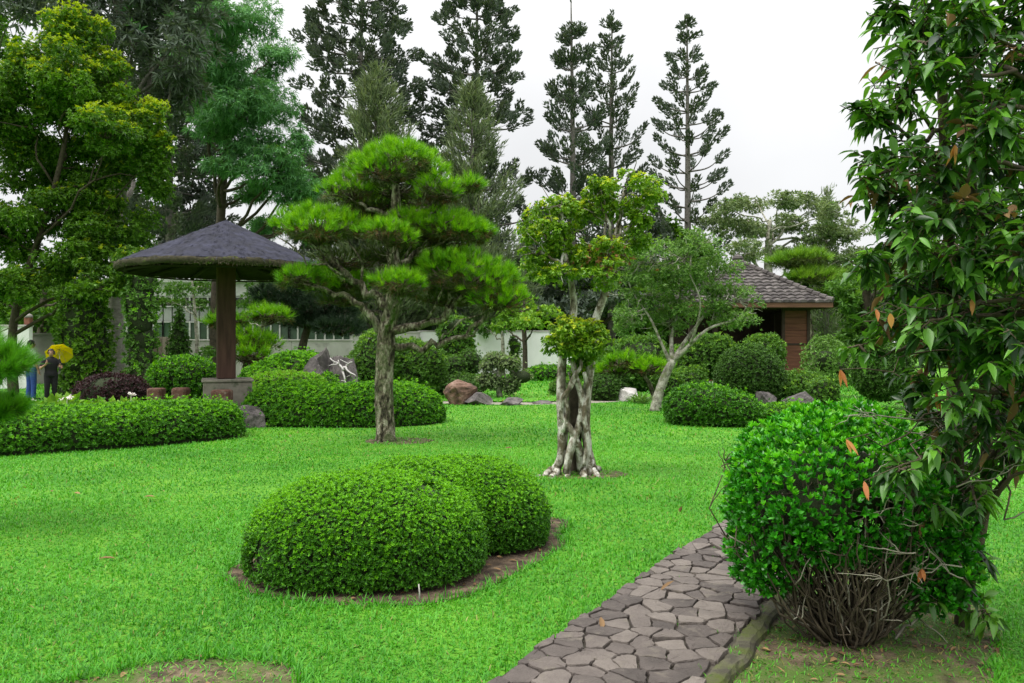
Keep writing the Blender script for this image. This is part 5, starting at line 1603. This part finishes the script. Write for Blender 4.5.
broadleaf('evergreen_tree', 'mid green tree right of the pavilion behind the foreground leaves', 868, 31.0, [(868, 384, 0.25), (866, 320, 0.2), (868, 260, 0.1)],
          [(850, 290, 26, 20), (880, 270, 32, 24), (905, 300, 32, 26), (865, 318, 28, 20), (850, 345, 22, 16), (895, 340, 34, 20), (915, 255, 30, 26)], 0.24, 0.38, 0.85, ('mid_green', 'lime'), 0.12)
broadleaf('evergreen_tree', 'tall dark tree standing behind the foreground tree at right', 965, 33.0, [(965, 380, 0.3), (965, 280, 0.25), (965, 180, 0.12)],
          [(940, 220, 36, 30), (985, 200, 40, 34), (1010, 250, 40, 34), (950, 270, 40, 30), (990, 300, 44, 30), (945, 320, 36, 24), (1030, 310, 40, 34), (1070, 250, 50, 50), (1000, 345, 50, 20)], 0.26, 0.38, 0.8, EV, 0.15)
broadleaf('lawn_tree', 'brown trunked tree on the lawn seen through the foreground leaves', 955, 19.0, [(955, 409, 0.20), (955, 385, 0.17), (957, 340, 0.15), (958, 290, 0.08)],
          [(940, 300, 34, 24), (980, 290, 36, 26), (960, 325, 36, 16)], 0.15, 0.4, 0.4, EV, 0.15, 'post_wood')


# ---------------------------------------------------------------- araucarias: whorls of upswept branches with cord-like tufts
def tuft(mb, a, axis, length, rad, n, W, tone, mat=0, L=0.26):
    """bottle-brush club: short needles packed round an axis, rounded at the tip"""
    ax = unit(axis)
    u = rng.uniform(0, 1, n)
    r = rad * np.sqrt(rng.uniform(0.05, 1, n)) * np.sqrt(np.clip(1 - (u * 2 - 1.0) ** 2 * np.where(u > 0.5, 1.0, 0.75), 0.02, 1))
    R = rand_unit(n); R = unit(R - np.outer(R @ ax, ax))
    P = np.asarray(a) + ax * (u * length)[:, None] + R * r[:, None] * 0.8
    D = ax * 0.85 + R * 0.42 + rng.normal(0, 0.14, (n, 3)) + [0, 0, 0.15]
    leaves(mb, P, D, rand_unit(n), L * rng.uniform(0.6, 1.1, n), W, np.clip(tone + rng.normal(0, 0.25, n), 0, 1), mat, 'quad', 0.3)


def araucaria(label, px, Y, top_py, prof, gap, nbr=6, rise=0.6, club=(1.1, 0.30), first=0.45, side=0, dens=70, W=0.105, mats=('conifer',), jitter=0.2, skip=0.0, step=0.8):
    """prof: [(py, half width px)] from the top down; gap: px between whorls; club: length and radius of the tufts in metres;
    side: pairs of side branchlets, each with a club of its own"""
    s = Y / F
    t = thing('araucaria_tree', label, 'tree', base(px, Y), 'tall araucarias on the skyline')
    tb, mb = MB(), MB()
    top = at(px, top_py, Y); b0 = base(px, Y)
    mid = b0 * 0.5 + top * 0.5 + [rng.normal(0, 0.08), 0, 0]
    q = spl(np.array([[*b0, 0.26], [*mid, 0.17], [*top, 0.03]]), 24)
    tube(tb, q[:, :3], q[:, 3], 8)
    py = prof[0][0]
    pys, pws = [a for a, _ in prof], [b for _, b in prof]
    ang = rng.uniform(0, 6)
    while py < prof[-1][0]:
        w = np.interp(py, pys, pws) * s
        z = Z(py, Y)
        i = np.argmin(abs(q[:, 2] - z))
        org = q[i, :3].copy(); org[2] = z
        ang += 0.5
        for k in range(nbr):
            if rng.uniform() < skip:
                continue
            a = ang + 2 * PI * k / nbr + rng.normal(0, 0.18)
            ln = w * rng.uniform(1 - jitter, 1 + jitter * 0.4)
            d = np.array([math.cos(a), math.sin(a), 0])
            sd = np.array([-d[1], d[0], 0])
            o = org + [0, 0, rng.normal(0, gap * s * 0.10)]
            rs = rise * rng.uniform(0.8, 1.2)
            m = o + d * ln * 0.55 + [0, 0, ln * rs * 0.16]
            e = o + d * ln + [0, 0, ln * rs * 0.62]
            c = spl(np.array([o, m, e]), 11)
            tube(tb, c, np.linspace(0.035 + 0.010 * ln, 0.012, 11), 4)

            def club_at(p, ax, f):
                L_ = club[0] * f; R_ = club[1] * (0.55 + 0.45 * f)
                tuft(mb, p, ax, L_, R_, int(1.65 * dens * f * (0.5 + 0.5 * f)) + 14, W, 0.5)
            tip = unit(c[-1] - c[-3])
            f = min(1.0, 0.35 + ln / (2.2 * club[0]))
            # clubs along the outer branch, overlapping towards its tip
            u = 1.0 - club[0] * f / max(ln, 0.3) * 0.75
            first_done = False
            while u > first or not first_done:
                uu = max(u, 0.05)
                i2 = min(9, int(uu * 10))
                p = c[i2] + (c[i2 + 1] - c[i2]) * (uu * 10 - i2)
                club_at(p, tip * 0.8 + unit(c[i2 + 1] - c[i2]) * 0.4 + rng.normal(0, 0.12, 3), f)
                first_done = True
                u -= club[0] * f / max(ln, 0.3) * step
            for j in range(side):
                uu = rng.uniform(max(first - 0.12, 0.15), 0.9)
                i2 = min(9, int(uu * 10))
                p = c[i2]
                for sg in (-1, 1):
                    l2 = ln * rng.uniform(0.16, 0.34) * (1.15 - uu * 0.5)
                    ax = unit(sd * sg * 0.9 + d * rng.uniform(0.2, 0.8) + [0, 0, rng.uniform(0.1, 0.5)])
                    e2 = p + ax * l2
                    tube(tb, [p, e2], [0.016, 0.010], 4)
                    club_at(e2, ax * 0.7 + [0, 0, 0.5] + rng.normal(0, 0.15, 3), f * rng.uniform(0.6, 0.9))
        py += gap * rng.uniform(0.86, 1.14)
    tuft(mb, top - [0, 0, 0.35], [0, 0, 1.0], 0.6, 0.12, 30, W, 0.5)
    tb.build('trunk', [M['grey_bark']], t)
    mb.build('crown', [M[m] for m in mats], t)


araucaria('narrow araucaria with evenly spaced whorls standing alone nearest the pavilion', 687, 45.0, 20, [(26, 4), (38, 9), (55, 15), (90, 25), (130, 32), (180, 40), (270, 46)], 16.5, nbr=5, rise=0.8, club=(1.05, 0.27), first=0.45, dens=62)
araucaria('thin araucaria with the widest gaps between its whorls and long bare tip', 571, 45.0, -2, [(37, 11), (64, 19), (100, 25), (140, 34), (180, 38), (280, 44)], 31, nbr=6, rise=1.05, club=(1.25, 0.36), first=0.3, side=1, dens=66)
araucaria('dense upswept araucaria between the thin one and the lone narrow one', 612, 47.0, 16, [(30, 5), (42, 11), (70, 20), (110, 30), (150, 37), (270, 48)], 19, nbr=6, rise=1.15, club=(1.5, 0.30), first=0.3, dens=75)
araucaria('wide old araucaria with spreading tiers behind the main pine left', 362, 44.0, -70, [(-60, 12), (0, 42), (60, 62), (140, 72), (230, 74)], 18, nbr=6, rise=0.42, club=(0.85, 0.31), first=0.30, side=2, dens=50, skip=0.14, step=1.3)
araucaria('wide old araucaria with ragged tiers behind the main pine right', 477, 45.0, -45, [(-36, 10), (0, 28), (60, 48), (130, 62), (250, 68)], 19, nbr=6, rise=0.40, club=(0.85, 0.31), first=0.30, side=2, dens=50, skip=0.16, step=1.3)
araucaria('dark drooping araucaria behind the shelter and feathery tree', 172, 40.0, -90, [(-80, 20), (0, 50), (100, 66), (250, 76)], 18, nbr=6, rise=0.25, club=(0.9, 0.34), first=0.30, side=2, dens=55, skip=0.1, step=1.25)


# ---------------------------------------------------------------- grey-green cypresses in front of them
def cypress(label, px, Y, top_py, base_w, mats=('conifer_grey',), n=9000, L=0.5, W=0.05, low=360):
    s = Y / F
    b0 = base(px, Y); zt_ = Z(top_py, Y)
    t = thing('cypress_tree', label, 'tree', b0)
    tb, mb = MB(), MB()
    tube(tb, [b0, b0 + [0, 0, zt_ * 0.5], b0 + [0, 0, zt_ * 0.97]], [0.22, 0.14, 0.02], 8)
    w = base_w * s
    nb = 190
    for i in range(nb):
        f = 1 - rng.uniform(0, 1) ** 0.75 * 0.96
        f = rng.uniform(0.12, 0.985)
        r = w * (1 - f) ** 0.75 * rng.uniform(0.7, 1.1) + 0.12
        a = rng.uniform(0, 2 * PI)
        d = np.array([math.cos(a), math.sin(a), 0])
        o = b0 + [0, 0, zt_ * f * 0.98]
        e = o + d * r + [0, 0, r * 0.55]
        c = spl(np.array([o, o + d * r * 0.6 + [0, 0, r * 0.12], e]), 6)
        tube(tb, c, np.linspace(0.03, 0.01, 6), 4)
        k = int(n / nb * (0.4 + r / w))
        u = rng.uniform(0.15, 1.05, k)
        P = np.stack([np.interp(u, np.linspace(0, 1, 6), c[:, j]) for j in range(3)], 1) + rng.normal(0, 0.14, (k, 3))
        D = d * 0.6 + np.array([0, 0, 0.75]) + rng.normal(0, 0.4, (k, 3))
        leaves(mb, P, D, rand_unit(k), L * rng.uniform(0.5, 1.1, k), W, np.clip(rng.normal(0.5, 0.25, k), 0, 1), 0, 'quad', 0.3)
    tb.build('trunk', [M['grey_bark']], t)
    mb.build('crown', [M[m] for m in mats], t)


cypress('olive cypress rising behind the top of the main pine', 376, 40.0, 62, 86, n=24000, W=0.06)
cypress('ragged pale grey cypress behind the right of the main pine', 472, 41.0, 78, 78, n=20000, W=0.06)
cypress('slender grey conifer tip above the broad grey tree', 826, 44.0, 184, 16, n=3500, L=0.4)


# ---------------------------------------------------------------- tree belt closing the garden behind everything
for px, pt, hw_, Y, lab in ((-60, 262, 60, 50, 'far dark rounded tree beyond the left frame edge'), (30, 268, 55, 51, 'far dark rounded tree behind the white wall and terracotta pier'), (400, 262, 50, 52, 'far dark rounded tree behind the main pine trunk'),
                            (462, 250, 46, 50, 'far dark rounded tree behind the slim leafy column'), (535, 256, 48, 52, 'far dark rounded tree behind the small lime tree'), (605, 252, 46, 50, 'far dark rounded tree behind the twisted tree stems'),
                            (672, 262, 46, 51, 'far dark rounded tree behind the leaning tree'), (742, 268, 46, 53, 'far dark rounded tree behind the pavilion roof'), (845, 262, 50, 50, 'far green rounded tree right of the pavilion'),
                            (935, 250, 56, 50, 'far green rounded tree behind the foreground tree trunk'), (1040, 240, 64, 50, 'far green rounded tree beyond the right frame edge')):
    s = Y / F
    c = base(px, Y)
    t = thing('belt_tree', lab, 'tree', c, 'far trees closing the garden')
    zt_ = Z(pt, Y); w = hw_ * s
    tb = MB()
    tube(tb, [c, c + [0.1, 0, zt_ * 0.4], c + [0, 0, zt_ * 0.8]], [0.25, 0.2, 0.08], 8)
    tb.build('trunk', [M['dark_bark']], t)
    bl = [((c[0], Y, zt_ * 0.52), (w, w * 0.7, zt_ * 0.46))]
    for k in range(7):
        a = rng.uniform(0, 2 * PI)
        bl.append(((c[0] + math.cos(a) * w * 0.65, Y + math.sin(a) * w * 0.45, zt_ * rng.uniform(0.25, 0.8)), (w * rng.uniform(0.4, 0.6), w * 0.45, zt_ * rng.uniform(0.2, 0.3))))
    mb = MB()
    bush(mb, bl, 0.30, 0.42, 1.5, 5, 2.0, 0.16, 0.8, 1.8, 0.45, 0.05, 0, 1, up=0.3, young=2, young_p=0.15, core=0.82)
    mb.build('crown', [M['broad_dark'], M['twig_heart'], M['mid_green']], t)
# ================================================================ foreground tree at right
t = thing('foreground_tree', 'close leafy tree at right with drooping glossy leaves and orange new shoots', 'tree', (2.52, 4.5, 0))
tb = MB()


def bp_(rows, n=22, sides=10, rough=0.06):
    q = spl(np.array([[*at(px, py, Y), r] for px, py, Y, r in rows]), n)
    tube(tb, q[:, :3], q[:, 3], sides, 0, 0.5, True, rough)
    return q


q1 = bp_([(962, 644, 4.5, 0.045), (963, 560, 4.5, 0.033), (958, 470, 4.5, 0.032), (956, 380, 4.5, 0.036), (950, 260, 4.5, 0.032), (944, 130, 4.45, 0.029), (938, 0, 4.4, 0.022), (930, -120, 4.4, 0.014)])
q2 = bp_([(965, 600, 4.55, 0.036), (985, 500, 4.5, 0.032), (985, 380, 4.45, 0.029), (974, 220, 4.4, 0.027), (968, 90, 4.35, 0.023), (975, -60, 4.3, 0.014)])
q3 = bp_([(985, 470, 4.5, 0.029), (1015, 420, 4.2, 0.025), (1040, 300, 4.0, 0.022), (1050, 150, 3.9, 0.018), (1060, 0, 3.9, 0.011)])
q4 = bp_([(985, 505, 4.5, 0.022), (1008, 478, 4.3, 0.019), (1020, 455, 4.1, 0.014), (1055, 430, 4.0, 0.009)], 12)
q5 = bp_([(960, 545, 4.45, 0.016), (985, 515, 4.2, 0.013), (1008, 480, 4.0, 0.010), (1030, 470, 3.9, 0.007)], 12, 6)
ALL = np.vstack([q1, q2, q3])
BLOBS = [(925, 20, 48, 40, 4.3), (885, 20, 22, 28, 4.2), (985, 30, 50, 45, 4.2), (1040, 60, 60, 60, 4.0), (900, 95, 34, 34, 4.3), (872, 118, 22, 18, 4.2), (880, 150, 32, 28, 4.3), (940, 150, 44, 36, 4.5), (1000, 150, 46, 50, 4.1),
         (885, 195, 34, 28, 4.1), (925, 205, 48, 34, 4.5), (985, 235, 52, 44, 4.3), (895, 240, 36, 26, 4.2), (935, 285, 50, 36, 4.4), (1000, 310, 48, 46, 4.1), (900, 290, 30, 22, 4.3), (1040, 220, 50, 70, 3.8),
         (880, 325, 26, 14, 3.9), (945, 345, 44, 28, 4.4), (1000, 395, 40, 36, 4.2), (920, 380, 30, 16, 4.3), (960, 430, 38, 22, 4.3), (1040, 380, 40, 60, 3.8), (1010, 460, 26, 22, 4.2), (960, 490, 30, 18, 4.2),
         (945, 540, 22, 22, 4.25), (858, 112, 16, 18, 4.2), (860, 180, 18, 22, 4.1), (866, 262, 22, 22, 4.1), (948, 595, 26, 22, 4.2), (985, 610, 20, 18, 4.3), (930, 435, 40, 28, 4.65), (975, 465, 38, 28, 4.65), (905, 405, 34, 22, 4.6), (985, 560, 18, 24, 4.3), (975, 180, 40, 30, 4.8), (1000, 250, 44, 40, 4.9), (960, 320, 44, 36, 4.9), (1010, 370, 40, 40, 4.8), (975, 420, 36, 26, 4.8), (1000, 90, 40, 40, 4.8),
         (905, 60, 34, 34, 3.7), (955, 90, 40, 36, 3.8), (920, 160, 34, 32, 3.7), (965, 210, 40, 36, 3.7), (905, 230, 30, 26, 3.7), (950, 260, 36, 30, 3.6), (990, 130, 40, 40, 3.6), (1010, 250, 40, 40, 3.5), (930, 320, 34, 24, 3.7), (985, 350, 40, 34, 3.7), (950, 400, 36, 20, 3.8), (1000, 430, 34, 24, 3.8), (1015, 340, 34, 40, 3.5), (960, 20, 40, 34, 3.7),
         (900, 470, 26, 20, 3.75), (940, 455, 30, 24, 3.8), (975, 500, 22, 22, 3.9), (935, 515, 24, 20, 3.9),
         (1060, -20, 80, 70, 4.0), (930, -60, 80, 50, 4.3), (1090, 150, 60, 90, 3.8), (1090, 330, 50, 80, 3.8), (860, 345, 20, 12, 4.0)]
mb = MB()
for px, py, rx, rz, Y in BLOBS:
    c = at(px, py, Y); k = Y / F
    r = np.array([rx, rx * 1.1, rz]) * k
    a = ALL[np.argmin(((ALL[:, :3] - c) ** 2).sum(1) + 2.0 * np.maximum(0, ALL[:, 2] - c[2]) ** 2)][:3]
    p = limb(tb, a, c, 0.014, 0.007, 0.16, 9, 6)
    big = rx * rz / 1300
    for _ in range(int((13 if py < 400 else 6) * big) + 4):                          # leafy sprays: a twig with alternate drooping leaves
        o = p[rng.integers(4, 9)]
        e = c + rand_unit(1)[0] * r * rng.uniform(0.5, 1.15)
        s = limb(tb, o, e, 0.0055, 0.0025, 0.16, 9, 4)
        ns = 13
        u = np.linspace(0.2, 1.0, ns) * 8
        i = np.clip(u.astype(int), 0, 7)
        P = s[i] + (s[i + 1] - s[i]) * (u - i)[:, None]
        tdir = unit(s[-1] - s[0])
        side = unit(np.cross(tdir, [0, 0, 1.0]))
        sg = np.where(np.arange(ns) % 2, 1, -1)[:, None]
        D = tdir * 0.6 + side * sg * 0.8 + rng.normal(0, 0.5, (ns, 3)) + [0, 0, -0.28]
        N = np.array([0, 0, 1.0]) + rng.normal(0, 0.45, (ns, 3))
        L = rng.uniform(0.038, 0.108, ns)
        mm = rng.uniform()
        leaves(mb, P, D, N, L, L * rng.uniform(0.33, 0.47, ns), np.clip(rng.normal(0.42, 0.30) + rng.normal(0, 0.16, ns), 0, 1), 2 if mm < 0.03 else 0, 'fine', 0.22, 0.32)
ORA = [(876, 322, 3.7), (890, 326, 3.7), (840, 382, 3.8), (936, 405, 3.9), (846, 452, 3.7), (864, 494, 3.7), (922, 581, 3.9), (955, 158, 3.6), (972, 312, 3.6)]
for px, py, Y in ORA:
    c = at(px, py, Y)
    a = ALL[np.argmin(((ALL[:, :3] - c) ** 2).sum(1))][:3]
    s = limb(tb, a, c + [0, 0, 0.06], 0.006, 0.002, 0.12, 9, 4)
    nn = int(rng.integers(1, 4))
    leaves(mb, np.repeat(s[-1][None], nn, 0), rng.normal(0, 0.28, (nn, 3)) + [0, 0, -1.0], np.array([0, -1.0, 0.2]) + rng.normal(0, 0.35, (nn, 3)), rng.uniform(0.045, 0.095, nn), rng.uniform(0.018, 0.030, nn), rng.uniform(0, 1, nn), 1, 'fine', 0.2, 0.15)
# dried leaves hanging inside the crown
for _ in range(70):
    b = BLOBS[rng.integers(8, 24)]
    c = at(b[0] + rng.normal(0, 14), b[1] + rng.normal(0, 12), b[4])
    leaves(mb, c[None], np.array([[0, 0, -1.0]]) + rng.normal(0, 0.4, (1, 3)), rand_unit(1), 0.11, 0.04, rng.uniform(), 2, 'fine', 0.5, 0.2)
# bare dead twigs low down
for _ in range(36):
    y0, x0 = rng.uniform(420, 590), rng.uniform(900, 1005)
    a = at(x0, y0, rng.uniform(3.9, 4.4))
    e = a + np.array([rng.uniform(-0.5, 0.35), rng.uniform(-0.3, 0.2), rng.uniform(-0.08, 0.18)])
    near = ALL[np.argmin(((ALL[:, :3] - a) ** 2).sum(1))][:3]
    limb(tb, near, a, 0.006, 0.004, 0.12, 7, 4)
    s = limb(tb, a, e, 0.0045, 0.0018, 0.12, 8, 4, 1)
    for _ in range(3):
        o = s[rng.integers(2, 7)]
        limb(tb, o, o + unit(e - a) * 0.12 + rng.normal(0, 0.06, 3), 0.003, 0.0012, 0.1, 5, 4, 1)
tb.build('trunk', [M['brown_twig'], M['pale_twig']], t)
mb.build('crown', [M['big_leaf'], M['orange_leaf'], M['dry_leaf']], t)


# ================================================================ people behind the hedge
def person(label, loc, rz, pose, shirt, legs_mat, arms, head_tilt=(0, 0), group=None, size=1.0):
    """one remeshed body; clothes and hair are shells over it. pose: dict of joint positions in the person's own frame (facing -Y)"""
    root = thing('person', label, 'person', loc)
    cs, sn = math.cos(rz), math.sin(rz)

    def W(p):
        p = np.atleast_2d(np.asarray(p, float)) * size
        return np.stack([p[:, 0] * cs - p[:, 1] * sn + loc[0], p[:, 0] * sn + p[:, 1] * cs + loc[1], p[:, 2] + loc[2]], 1)

    def seg(mb, rows, n=12, sides=12, sc=(1, 1)):
        q = spl(np.array(rows, float), n)
        tube(mb, W(q[:, :3]), q[:, 3] * size, sides)

    def ball(mb, c, r, sub=2):
        v, f = ico(sub)
        mb.add(W(v * np.asarray(r) + np.asarray(c)), f, 0.5, 0, True)

    def torso(mb, grow, z0, z1):
        prof = [(0.86, 0.155, 0.105, 0.0), (0.94, 0.165, 0.115, 0), (1.04, 0.145, 0.10, 0), (1.15, 0.155, 0.105, -0.005), (1.27, 0.175, 0.11, -0.005), (1.36, 0.17, 0.095, 0), (1.41, 0.10, 0.07, 0.01), (1.44, 0.055, 0.055, 0.012)]
        pr_ = spl([p for p in prof if z0 - 0.06 <= p[0] <= z1 + 0.06], 18)
        th = np.arange(20) * 2 * PI / 20
        V = np.vstack([np.stack([(a + grow) * np.cos(th), (b + grow) * np.sin(th) + dy, th * 0 + z], 1) for z, a, b, dy in pr_])
        i = np.arange(20); j = (i + 1) % 20
        k = len(pr_)
        mb.add(W(V), [np.vstack([np.stack([m * 20 + i, m * 20 + j, (m + 1) * 20 + j, (m + 1) * 20 + i], 1) for m in range(k - 1)]), np.array([i[::-1]]), np.array([(k - 1) * 20 + i])], 0.5, 0, True)

    hx, hy = head_tilt
    body = MB()
    torso(body, 0, 0.86, 1.44)
    hd = np.array([hx, hy - 0.01, 1.545])
    seg(body, [(0, 0.01, 1.38, 0.058), (hx * 0.5, hy * 0.5, 1.44, 0.05), (hx, hy, 1.50, 0.05)], 6)
    ball(body, hd + [0, 0.005, 0.025], (0.073, 0.092, 0.095), 3)
    ball(body, hd + [0, -0.03, -0.035], (0.055, 0.06, 0.062))
    seg(body, [(*(hd + [0, -0.085, 0.025]), 0.010), (*(hd + [0, -0.105, -0.012]), 0.014), (*(hd + [0, -0.088, -0.018]), 0.010)], 5, 8)
    for s in (-1, 1):
        ball(body, hd + [s * 0.076, 0.01, 0.0], (0.012, 0.022, 0.032))
        L_ = pose['legs'][0 if s < 0 else 1]
        seg(body, [(s * 0.085, 0, 0.90, 0.085), (*L_[0], 0.055), (*L_[1], 0.038)], 14)
        seg(body, [(L_[1][0], L_[1][1] + 0.05, 0.045, 0.036), (L_[1][0] + s * 0.01, L_[1][1] - 0.08, 0.036, 0.038), (L_[1][0] + s * 0.015, L_[1][1] - 0.16, 0.028, 0.028)], 8)
        el, wr, fd = [np.array(x, float) for x in arms[0 if s < 0 else 1]]
        sh = np.array([s * 0.175, 0, 1.345])
        seg(body, [(*sh, 0.052), (*(sh * 0.5 + el * 0.5), 0.044), (*el, 0.036)], 10)
        seg(body, [(*el, 0.037), (*(el * 0.5 + wr * 0.5), 0.034), (*wr, 0.025)], 10)
        fd = unit(fd)
        sd = unit(np.cross(fd, [0.3 * s, -0.2, 1.0]))
        pn = np.cross(sd, fd)
        seg(body, [(*wr, 0.024), (*(wr + fd * 0.05), 0.032), (*(wr + fd * 0.085), 0.030)], 6)
        for j, (o, ln) in enumerate(((-0.030, 0.070), (-0.010, 0.080), (0.010, 0.075), (0.029, 0.058))):
            b = wr + fd * 0.075 + sd * o
            m = b + fd * ln * 0.5 + pn * 0.010
            seg(body, [(*b, 0.0095), (*m, 0.009), (*(m + fd * ln * 0.35 + pn * 0.028), 0.0075)], 6, 6)
        b = wr + fd * 0.025 - sd * 0.028
        seg(body, [(*b, 0.012), (*(b - sd * 0.026 + fd * 0.028), 0.0105), (*(b - sd * 0.032 + fd * 0.058 + pn * 0.012), 0.009)], 6, 6)
    o = body.build('body', [M['skin']], root)
    rm = o.modifiers.new('remesh', 'REMESH'); rm.mode = 'VOXEL'; rm.voxel_size = 0.006; rm.use_smooth_shade = True
    sm = o.modifiers.new('smooth', 'SMOOTH'); sm.iterations = 4; sm.factor = 0.5

    hair = MB()
    v, f = ico(4)
    p = v * np.array([0.083, 0.102, 0.105])
    keep = (v[:, 1] > -0.55) | (v[:, 2] > 0.55)
    keep &= (v[:, 2] > -0.35) | (v[:, 1] > 0.45)
    keep &= v[:, 2] > -0.75
    p *= (1 + 0.03 * lump(v, 4, 14))[:, None]
    fm = f[keep[f].all(1)]
    hair.add(W(p + hd + [0, 0.008, 0.03]), fm, 0.5, 0, True)
    n = 900
    P = p[keep][rng.integers(0, keep.sum(), n)]
    D = unit(P) * [0.3, 0.3, 0.1] + [0, 0.2, -0.7] + rng.normal(0, 0.15, (n, 3))
    leaves(hair, W(P + hd + [0, 0.008, 0.03]), D, unit(P), 0.05, 0.006, 0.5, 0, 'needle')
    hair.build('hair', [M['hair']], root)
    for s in (-1, 1):
        e = MB()
        ball(e, hd + [s * 0.029, -0.083, 0.012], (0.012, 0.007, 0.007))
        e.build('eye', [M['eye']], root)

    sh_ = MB()
    torso(sh_, 0.014, 0.86, 1.40)
    for s in (-1, 1):
        el = np.array(arms[0 if s < 0 else 1][0], float); s0 = np.array([s * 0.165, 0, 1.345])
        seg(sh_, [(*s0, 0.068), (*(s0 * 0.6 + el * 0.4), 0.062), (*(s0 * 0.25 + el * 0.75), 0.058)], 8)
    o = sh_.build('shirt', [M[shirt]], root)
    rm = o.modifiers.new('remesh', 'REMESH'); rm.mode = 'VOXEL'; rm.voxel_size = 0.010; rm.use_smooth_shade = True
    o.modifiers.new('smooth', 'SMOOTH').iterations = 3
    tr = MB()
    torso(tr, 0.016, 0.86, 0.95)
    for s in (-1, 1):
        L_ = pose['legs'][0 if s < 0 else 1]
        seg(tr, [(s * 0.085, 0, 0.90, 0.100), (*L_[0], 0.072), (L_[1][0], L_[1][1], 0.09, 0.062)], 14)
    o = tr.build('trousers', [M[legs_mat]], root)
    rm = o.modifiers.new('remesh', 'REMESH'); rm.mode = 'VOXEL'; rm.voxel_size = 0.010; rm.use_smooth_shade = True
    o.modifiers.new('smooth', 'SMOOTH').iterations = 3
    sho = MB()
    for s in (-1, 1):
        a = np.array(pose['legs'][0 if s < 0 else 1][1])
        seg(sho, [(a[0], a[1] + 0.06, 0.05, 0.046), (a[0] + s * 0.01, a[1] - 0.07, 0.046, 0.048), (a[0] + s * 0.015, a[1] - 0.17, 0.036, 0.036)], 8)
    o = sho.build('shoes', [M['black_cloth']], root)
    return root, W


down = lambda s: ((s * 0.245, 0.02, 1.08), (s * 0.265, -0.06, 0.84), (s * 0.05, -0.15, -1))
P1 = base(31, 21.5)
person('standing person with black hair, pale grey shirt and blue jeans', P1, 2.6,
       {'legs': [((-0.10, -0.02, 0.48), (-0.11, 0.0, 0.08)), ((0.10, -0.01, 0.48), (0.12, 0.02, 0.08))]}, 'grey_cloth', 'denim', [down(-1), ((0.25, -0.06, 1.10), (0.17, -0.27, 1.12), (-0.4, -0.8, 0.2))], size=0.98)
P2 = base(51, 19.8)
_, W2 = person('person in black holding the open yellow umbrella', P2, 0.5,
               {'legs': [((-0.10, -0.03, 0.48), (-0.11, 0.01, 0.08)), ((0.09, 0.0, 0.48), (0.10, 0.03, 0.08))]}, 'black_cloth', 'black_cloth',
               [((-0.26, -0.08, 1.10), (-0.12, -0.26, 1.22), (0.35, -0.25, 0.9)), ((0.27, -0.05, 1.12), (0.23, -0.16, 1.10), (-0.1, 0.1, 1))], (0.0, -0.02), size=0.85)
# umbrella: canopy of eight panels tipped back over the shoulder
hand = W2([0.225, -0.15, 1.18])[0]
tip = at(59, 349, 20.22)
ax = unit(tip - hand)
t = thing('umbrella', 'open yellow umbrella tipped behind the shoulder of the person in black', 'umbrella', hand)
mb = MB()
tube(mb, [hand - ax * 0.14, hand, tip + ax * 0.06], 0.007, 8)
mb.build('shaft', [M['steel']], t)
mb = MB()
tube(mb, [hand - ax * 0.20, hand - ax * 0.05], 0.014, 8)
mb.build('handle', [M['black_cloth']], t)
U = unit(np.cross(ax, [0.1, 0.2, 1.0])); V_ = np.cross(ax, U)
mb, rb = MB(), MB()
R_u, rings, nseg = 0.33, 8, 64
Vs = []
for i in range(rings + 1):
    rr = R_u * i / rings
    for j in range(nseg):
        a = 2 * PI * j / nseg
        k = (j % 8) / 8
        sc = 1 - 0.10 * math.sin(PI * k) * (i / rings) ** 2
        Vs.append(tip + ax * (-0.20 * (i / rings) ** 2 - 0.015 * math.sin(PI * k) * i / rings) + (U * math.cos(a) + V_ * math.sin(a)) * rr * sc)
a = np.arange(nseg); b = (a + 1) % nseg
mb.add(np.array(Vs), np.vstack([np.stack([i * nseg + a, i * nseg + b, (i + 1) * nseg + b, (i + 1) * nseg + a], 1) for i in range(rings)]), 0.5, 0, True)
o = mb.build('canopy', [M['yellow_cloth']], t)
o.modifiers.new('thickness', 'SOLIDIFY').thickness = 0.002
for j in range(8):
    a = 2 * PI * j / 8
    d = U * math.cos(a) + V_ * math.sin(a)
    rb = MB()
    tube(rb, [tip - ax * (0.20 * (f ** 2) + 0.008) + d * R_u * f for f in np.linspace(0.02, 1, 7)], 0.0025, 5)
    tube(rb, [tip - ax * 0.26 , tip - ax * (0.20 * 0.25 + 0.01) + d * R_u * 0.5], 0.002, 5)
    rb.build('rib', [M['steel']], t)
